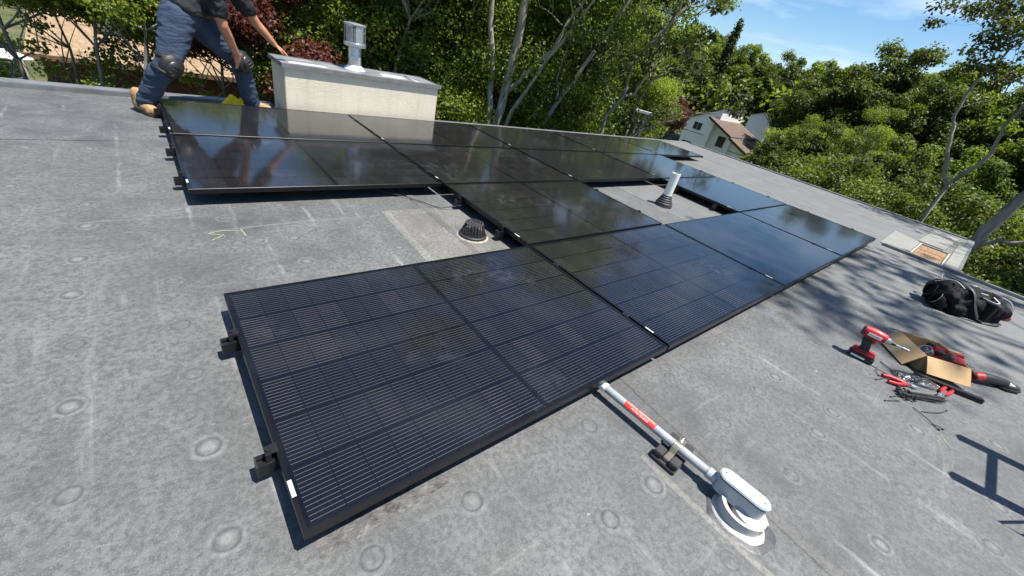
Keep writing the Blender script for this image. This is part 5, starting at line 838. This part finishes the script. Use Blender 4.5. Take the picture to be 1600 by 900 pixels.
ft = limb_tree('overhang', 149, [([(0, 0, 0), (0, 0, 6), (-0.6, 0, 8.6), (-1.4, 0, 9.4), (-2.2, 0, 10.0)], 0.2, 0.06), ([(-0.4, 0, 8.0), (-0.9, 0.5, 8.7), (-1.9, 0.9, 9.0)], 0.06, 0.03), ([(0, 0, 6), (0.3, 0.3, 9), (0.4, 0.5, 12)], 0.16, 0.06)], bark_g, leaf_o, 12000, 0.085, 4, (0.22, 0.42), 0.8, 0.7)
place(ft, 101, 13.2, 'tree whose branches hang into the top right corner', 1.0, 'overhanging_tree', R(-101))
# tree beside the house, out of view, that dapples the roof round the tools
ft = limb_tree('dapple', 163, [([(0, 0, 0), (-0.2, 0.6, 9), (-0.9, 1.8, 15.0), (-1.6, 2.8, 17.4)], 0.24, 0.08), ([(-0.3, 0.9, 11), (0.9, 2.0, 15.5), (0.9, 2.6, 17.5)], 0.10, 0.05), ([(-0.6, 1.6, 13.6), (-2.4, 2.2, 16.4), (-3.2, 2.6, 17.4)], 0.09, 0.04)], bark_g, leaf_g, 3600, 0.14, 3, (0.35, 0.8), 0.55, 0.8)
e = empty('shade_tree', (10.4, -7.7, GZ), 0, 'tree standing beside the house outside the view, dappling the roof', 'tree'); link('trunk', ft[1], e); link('crown', ft[0], e)
# distant wood that reads as one mass
g = np.random.default_rng(77); C = []; rd = []
for k in range(420):
    az = g.uniform(-25, 112); D = g.uniform(70, 95); tp = (15 if az < 60 else 10.5); z = GZ + tp * g.random() ** 0.6; x, y = polar(az, D); C.append((x, y, z)); rd.append(g.uniform(2.2, 3.6))
tag(link('distant_wood', leaves('distant_wood', C, rd, 52000, 0.75, leaf_g, 78, 0.8)), 'distant green wood closing the view behind all the trees', 'wood', kind='stuff')
# ================================================================ neighbouring houses
shingle = NT('brown_shingles'); sv = shingle.n('ShaderNodeTexBrick'); sv.inputs['Scale'].default_value = 1.0; sv.inputs['Brick Width'].default_value = 0.45; sv.inputs['Row Height'].default_value = 0.28; sv.inputs['Mortar Size'].default_value = 0.025
sv.inputs['Color1'].default_value = (0.19, 0.13, 0.075, 1); sv.inputs['Color2'].default_value = (0.29, 0.205, 0.125, 1); sv.inputs['Mortar'].default_value = (0.18, 0.11, 0.07, 1); shingle.l(shingle.obj(), sv.inputs['Vector'])
shingle_m = shingle.done(shingle.pr(shingle.mix(0.5, sv.outputs['Color'], shingle.ramp(shingle.noise(3, 6, 0.7), (0.38, (0.17, 0.115, 0.065)), (0.62, (0.35, 0.25, 0.155)))), 0.95))
darkwall = simple('brown_siding', (0.07, 0.035, 0.018), 0.9, 0, 0.3, 3)
sh = empty('shingled_house', (2.5, 27.0, GZ), R(-1.5), 'low neighbour house with tan shingled roof behind the worker', 'house')
def slab(a, b, c, d, th):   # quad extruded downward
    m_ = MB(); q = [Vector(p) for p in (a, b, c, d)]; m_.add(q + [p - Vector((0, 0, th)) for p in q], [(0, 1, 2, 3), (7, 6, 5, 4)] + [(i, 4 + i, 4 + (i + 1) % 4, (i + 1) % 4) for i in range(4)]); return m_
slab((-6.2, 0.6, 3.35), (8.5, 0.6, 3.35), (8.5, 7.2, 5.2), (-6.2, 7.2, 5.2), 0.12).build('roof', shingle_m, sh, smooth=False); slab((-6.2, 13.8, 3.35), (-6.2, 7.2, 5.2), (8.5, 7.2, 5.2), (8.5, 13.8, 3.35), 0.12).build('roof', shingle_m, sh, smooth=False)
MB().b2((-5.8, 1.1, 0), (8.1, 13.2, 3.32)).build('wall', darkwall, sh); MB().b2((-6.2, 0.57, 3.15), (8.5, 0.60, 3.37)).build('fascia', simple('fascia_brown', (0.12, 0.07, 0.04), 0.7), sh)
winm = simple('dark_window', (0.012, 0.013, 0.015), 0.15, 0, 0.2, 2)
for x in (-4.0, -0.5, 3.0, 6.0): MB().b2((x, 1.05, 0.9), (x + 1.5, 1.098, 2.1)).build('window', winm, sh)
c = slab((-3.9, 3.4, 4.30), (-1.7, 3.4, 4.30), (-1.7, 4.9, 5.25), (-3.9, 4.9, 5.25), 0.10).build('roof_collector', simple('collector_dark', (0.03, 0.03, 0.032), 0.4), sh, smooth=False)
m_ = MB(); m_.tube([(-4.1, 4.95, 5.42), (-1.5, 4.95, 5.42)], 0.07, 10); m_.build('header_pipe', simple('white_pipe', (0.7, 0.7, 0.68), 0.4), c)
# white house on the right: measured front, 60 m away
az0 = R(66.0); ux, uy = math.cos(az0), -math.sin(az0); nx_, ny_ = math.sin(az0), math.cos(az0)
hx, hy = CX + nx_ * 60, CY + ny_ * 60
wh = empty('white_house', (hx, hy, GZ), math.atan2(uy, ux), 'cream modern house with brown sloping roof and tall clerestory', 'house')
# local: x to the right, y away from viewer, z up from ground
cream = simple('cream_siding', (0.90, 0.87, 0.79), 0.75, 0, 0.05, 1); whitew = simple('white_siding', (0.80, 0.80, 0.78), 0.7, 0, 0.03, 1); brownr = simple('brown_roofing', (0.105, 0.072, 0.054), 0.9, 0, 0.25, 2); trimd = simple('dark_trim', (0.035, 0.03, 0.028), 0.6)
Z = lambda z: z - GZ
def wallpoly(name, pts, y0, y1, mat_):  # polygon in x,z extruded along y
    m_ = MB(); n = len(pts); m_.add([(x, y0, Z(z)) for x, z in pts] + [(x, y1, Z(z)) for x, z in pts], [tuple(range(n)), tuple(range(n, 2 * n))[::-1]] + [(i, (i + 1) % n, n + (i + 1) % n, n + i) for i in range(n)]); return m_.build(name, mat_, wh, smooth=False)
wh.rotation_euler.z -= R(25)
def ax_(a, y): return (a - y * 0.4226) / 0.9063
wallpoly('wall', [(-5.13, GZ), (-0.94, GZ), (-0.94, -0.05), (-5.13, -2.05)], 0, 5.9, cream)
MB().b2((-0.939, 0.02, Z(-3.2)), (-0.90, 5.88, Z(-0.06))).build('clerestory', whitew, wh)
yf = -1.6; xl, xr = ax_(-1.85, yf), ax_(4.6, yf)
zr = lambda x: -1.22 - 0.41 * (x + 1.30)
wallpoly('wall', [(xl, GZ), (-0.60, GZ), (-0.60, zr(-0.60) - 0.1), (xl, zr(xl) - 0.1)], yf, 6.0, cream)
wallpoly('wall', [(-0.599, GZ), (2.0, GZ), (2.0, zr(2.0) - 0.1), (-0.599, zr(-0.599) - 0.1)], yf + 0.7, 6.0, cream)
wallpoly('wall', [(2.45, GZ), (xr, GZ), (xr, zr(xr) - 0.25), (2.45, zr(2.45) - 0.25)], yf, 6.0, cream)
wallpoly('pilaster', [(2.001, GZ), (2.449, GZ), (2.449, zr(2.449) - 0.25), (2.001, zr(2.001) - 0.25)], yf - 0.25, 6.0, whitew)
def roofq(name, a, b, y0, y1, th, mat_): m_ = slab((a[0], y0, Z(a[1])), (b[0], y0, Z(b[1])), (b[0], y1, Z(b[1])), (a[0], y1, Z(a[1])), th); return m_.build(name, mat_, wh, smooth=False)
roofq('roof', (-5.35, -2.10), (-0.72, 0.11), -0.25, 6.15, 0.14, trimd)
roofq('roof', (-0.899, zr(-0.899)), (2.2, zr(2.2)), -0.01, 6.3, 0.10, brownr); roofq('roof', (xl - 0.1, zr(xl - 0.1)), (2.2, zr(2.2)), yf - 0.3, -0.012, 0.10, brownr); roofq('roof', (2.201, zr(2.2) - 0.14), (xr + 0.3, zr(xr + 0.3) - 0.14), yf - 0.45, 6.3, 0.10, brownr)
roofq('rake_trim', (xl - 0.12, zr(xl) + 0.06), (2.2, zr(2.2) + 0.02), yf - 0.335, yf - 0.302, 0.26, trimd); roofq('rake_trim', (2.1, zr(2.1) - 0.12), (xr + 0.32, zr(xr + 0.32) - 0.12), yf - 0.49, yf - 0.452, 0.26, trimd)
roofq('rake_trim', (-0.899, zr(-0.899) + 0.04), (xr + 0.3, zr(xr + 0.3) - 0.06), 6.302, 6.34, 0.22, trimd)
def win(x0, z0, x1, z1, y, n=2):
    w = MB(); w.b2((x0, y - 0.05, Z(z0)), (x1, y - 0.002, Z(z1))); wo_ = w.build('window', whitew, wh)
    for k in range(n):
        a = x0 + 0.05 + (x1 - x0 - 0.05) * k / n; b = x0 + (x1 - x0 - 0.05) * (k + 1) / n; MB().b2((a, y - 0.065, Z(z0) + 0.06), (b, y - 0.051, Z(z1) - 0.06)).build('pane', winm, wo_)
win(ax_(-3.6, 0), -3.25, ax_(-2.5, 0), -2.26, 0); win(ax_(-4.2, 0), -5.35, ax_(-2.9, 0), -4.75, 0, 2)
win(ax_(-0.45, yf), -4.3, ax_(0.55, yf), -2.95, yf + 0.7, 1); win(ax_(-0.38, yf), -5.4, ax_(0.42, yf), -4.7, yf + 0.7, 1); win(ax_(2.2, yf), -5.35, ax_(3.2, yf), -4.7, yf, 2)
w_ = MB().b2((-0.899, 2.7, Z(-0.80)), (-0.86, 3.5, Z(-0.28))).build('window', trimd, wh); MB().b2((-0.859, 2.76, Z(-0.75)), (-0.850, 3.44, Z(-0.33))).build('pane', winm, w_)
MB().b2((-5.14, -0.03, Z(-3.6)), (xl - 0.01, -0.001, Z(-3.54))).build('band', trimd, wh); MB().b2((2.46, yf - 0.03, Z(-4.25)), (xr - 0.3, yf - 0.001, Z(-4.19))).build('band', trimd, wh)
m_ = slab((4.0, 1.0, Z(zr(4.0) - 0.06)), (4.7, 1.0, Z(zr(4.7) - 0.06)), (4.7, 2.2, Z(zr(4.7) - 0.06)), (4.0, 2.2, Z(zr(4.0) - 0.06)), 0.06); m_.build('skylight', whitew, wh)
m_ = MB(); m_.tube([(2.6, 0.5, Z(zr(2.6) - 0.2)), (2.6, 0.5, Z(zr(2.6) + 0.45))], 0.06, 8); m_.build('vent_stack', whitew, wh)
an = empty('white_annex', (hx + ux * 3.7 + nx_ * 9, hy + uy * 3.7 + ny_ * 9, GZ), math.atan2(uy, ux) - 0.25, 'plain white gabled building half hidden behind the brown roof', 'house')
m_ = MB(); P_ = [(-1.2, 0), (1.6, 0), (1.6, 6.4), (0.3, 7.5), (-1.2, 6.9)]; n = len(P_); m_.add([(x, 0, z) for x, z in P_] + [(x, 5, z) for x, z in P_], [tuple(range(n)), tuple(range(n, 2 * n))[::-1]] + [(i, (i + 1) % n, n + (i + 1) % n, n + i) for i in range(n)]); m_.build('wall', whitew, an, smooth=False)
slab((1.75, -0.2, 6.33), (0.3, -0.2, 7.58), (0.3, 5.2, 7.58), (1.75, 5.2, 6.33), 0.08).build('roof', trimd, an, smooth=False); slab((0.299, -0.2, 7.57), (-1.35, -0.2, 6.92), (-1.35, 5.2, 6.92), (0.299, 5.2, 7.57), 0.08).build('roof', trimd, an, smooth=False)
# white-topped double post near the back right corner
tp = empty('clothesline_post', (18.30, 11.47, GZ), math.atan2(11.10 - 11.85, 18.53 - 18.04), 'grey double post with white crossbar beyond the back row', 'post')
pm = simple('weathered_post', (0.35, 0.34, 0.31), 0.85)
for x in (-0.24, 0.06): MB().b2((x - 0.05, -0.05, 0), (x + 0.05, 0.05, 6.63)).build('post', pm, tp)
MB().b2((-0.48, -0.08, 6.64), (0.44, 0.08, 6.76)).build('crossbar', whitew, tp, bevel=0.01)
# white shed roof below it
sd = empty('white_shed', (22.0, 13.2, GZ), 0.3, 'low white roofed shed behind the white-topped post', 'shed'); MB().b2((-1.2, -1, 0), (1.2, 1, 4.6)).build('wall', whitew, sd); slab((-1.4, -1.2, 4.7), (1.4, -1.2, 4.7), (1.4, 1.2, 5.0), (-1.4, 1.2, 5.0), 0.08).build('roof', whitew, sd, smooth=False)
# small orange shed behind the chimney
sd = empty('orange_shed', (8.8, 24.6, GZ), 0.1, 'orange wooden shed glimpsed left of the flue pipe', 'shed'); MB().b2((-1.0, 0, 0), (1.0, 2, 4.9)).build('wall', simple('orange_wood', (0.42, 0.17, 0.06), 0.8), sd); slab((-1.15, -0.2, 4.95), (1.15, -0.2, 4.95), (1.15, 2.2, 5.3), (-1.15, 2.2, 5.3), 0.1).build('roof', whitew, sd, smooth=False)
# service wires to the white house
for k, (dz, lb) in enumerate(((0.0, 'upper service wire sagging towards the white house'), (-0.35, 'lower service wire sagging towards the white house'))):
    a = Vector((18.5, 11.2, -1.2 + dz)); b = Vector((hx - ux * 4.6, hy - uy * 4.6, -2.6 + dz)); m_ = MB(); m_.tube([a.lerp(b, i / 14) - Vector((0, 0, 2.2 * 4 * (i / 14) * (1 - i / 14) * 0.5)) for i in range(15)], 0.012, 5); tag(m_.build('service_wire', plastic_k), lb, 'wire', 'service wires')
# white motorboat parked at the left
bt = empty('motorboat', (-4.1, 25.4, GZ), R(-62), 'white motorboat on stands at the far left', 'boat')
gel = simple('gelcoat', (0.80, 0.80, 0.78), 0.25, 0, 0.04, 2); 
def hull(prof): 
    m_ = MB(); rings = []
    for x, w, zk, zd in prof: rings.append([(x, -w, zd), (x, -w * 0.92, (zk + zd) / 2), (x, 0, zk), (x, w * 0.92, (zk + zd) / 2), (x, w, zd)])
    n = 5; m_.add([p for r in rings for p in r], [(i * n + k, i * n + k + 1, (i + 1) * n + k + 1, (i + 1) * n + k) for i in range(len(prof) - 1) for k in range(n - 1)] + [(i * n + 4, i * n, (i + 1) * n, (i + 1) * n + 4) for i in range(len(prof) - 1)] + [(0, 1, 2, 3, 4)]); return m_
hull([(-3.2, 1.15, 0.75, 1.9), (-1, 1.25, 0.7, 1.95), (1.2, 1.1, 0.75, 2.05), (2.6, 0.6, 1.0, 2.2), (3.4, 0.06, 1.7, 2.35)]).build('hull', gel, bt)
MB().b2((-0.9, -0.75, 1.95), (1.3, 0.75, 2.7)).build('cabin', gel, bt, bevel=0.12); MB().b2((-0.6, -0.765, 2.25), (1.0, -0.752, 2.55)).build('window', winm, bt); MB().b2((-0.7, -0.7, 2.72), (-0.4, 0.7, 3.15)).build('windscreen', winm, bt, bevel=0.02)
for x in (-0.9, -0.1):
    m_ = MB(); m_.tube([(x, -0.7, 2.5), (x, -0.68, 3.5), (x, 0.68, 3.5), (x, 0.7, 2.5)], 0.03, 6); m_.build('arch', whitew, bt)
MB().b2((-1.1, -0.8, 3.52), (0.6, 0.8, 3.60)).build('canopy', gel, bt, bevel=0.03)
for x in (-2, 0, 2):
    for y in (-0.6, 0.6): MB().tube([(x, y, 0), (x, y * 0.8, 0.95)], 0.05, 6).build('stand', pm, bt)
cv = empty('covered_boat', (-3.15, 23.0, GZ), R(70), 'boat under a taut white cover left of the shingled house', 'boat')
m_ = MB(); prof = [(-2.4, 0.5, 1.9, 2.3), (-1.2, 0.95, 2.0, 3.0), (0.4, 1.0, 2.0, 3.15), (1.8, 0.7, 2.1, 2.8), (2.6, 0.1, 2.3, 2.4)]; vs = []
for x, w, z0, z1 in prof: vs += [(x, -w, z0), (x, -w * 0.55, (z0 + z1) / 2 + 0.1), (x, 0, z1), (x, w * 0.55, (z0 + z1) / 2 + 0.1), (x, w, z0)]
m_.add(vs, [(i * 5 + k, i * 5 + k + 1, i * 5 + 6 + k, i * 5 + 5 + k) for i in range(4) for k in range(4)]); m_.build('cover', gel, cv)
hull([(-2.4, 0.85, 0.9, 1.88), (0, 1.0, 0.85, 1.95), (1.7, 0.7, 1.0, 2.05), (2.6, 0.05, 1.6, 2.2)]).build('hull', gel, cv)
for x in (-1.5, 1.2): MB().b2((x - 0.1, -0.6, 0), (x + 0.1, 0.6, 1.0)).build('cradle', pm, cv)
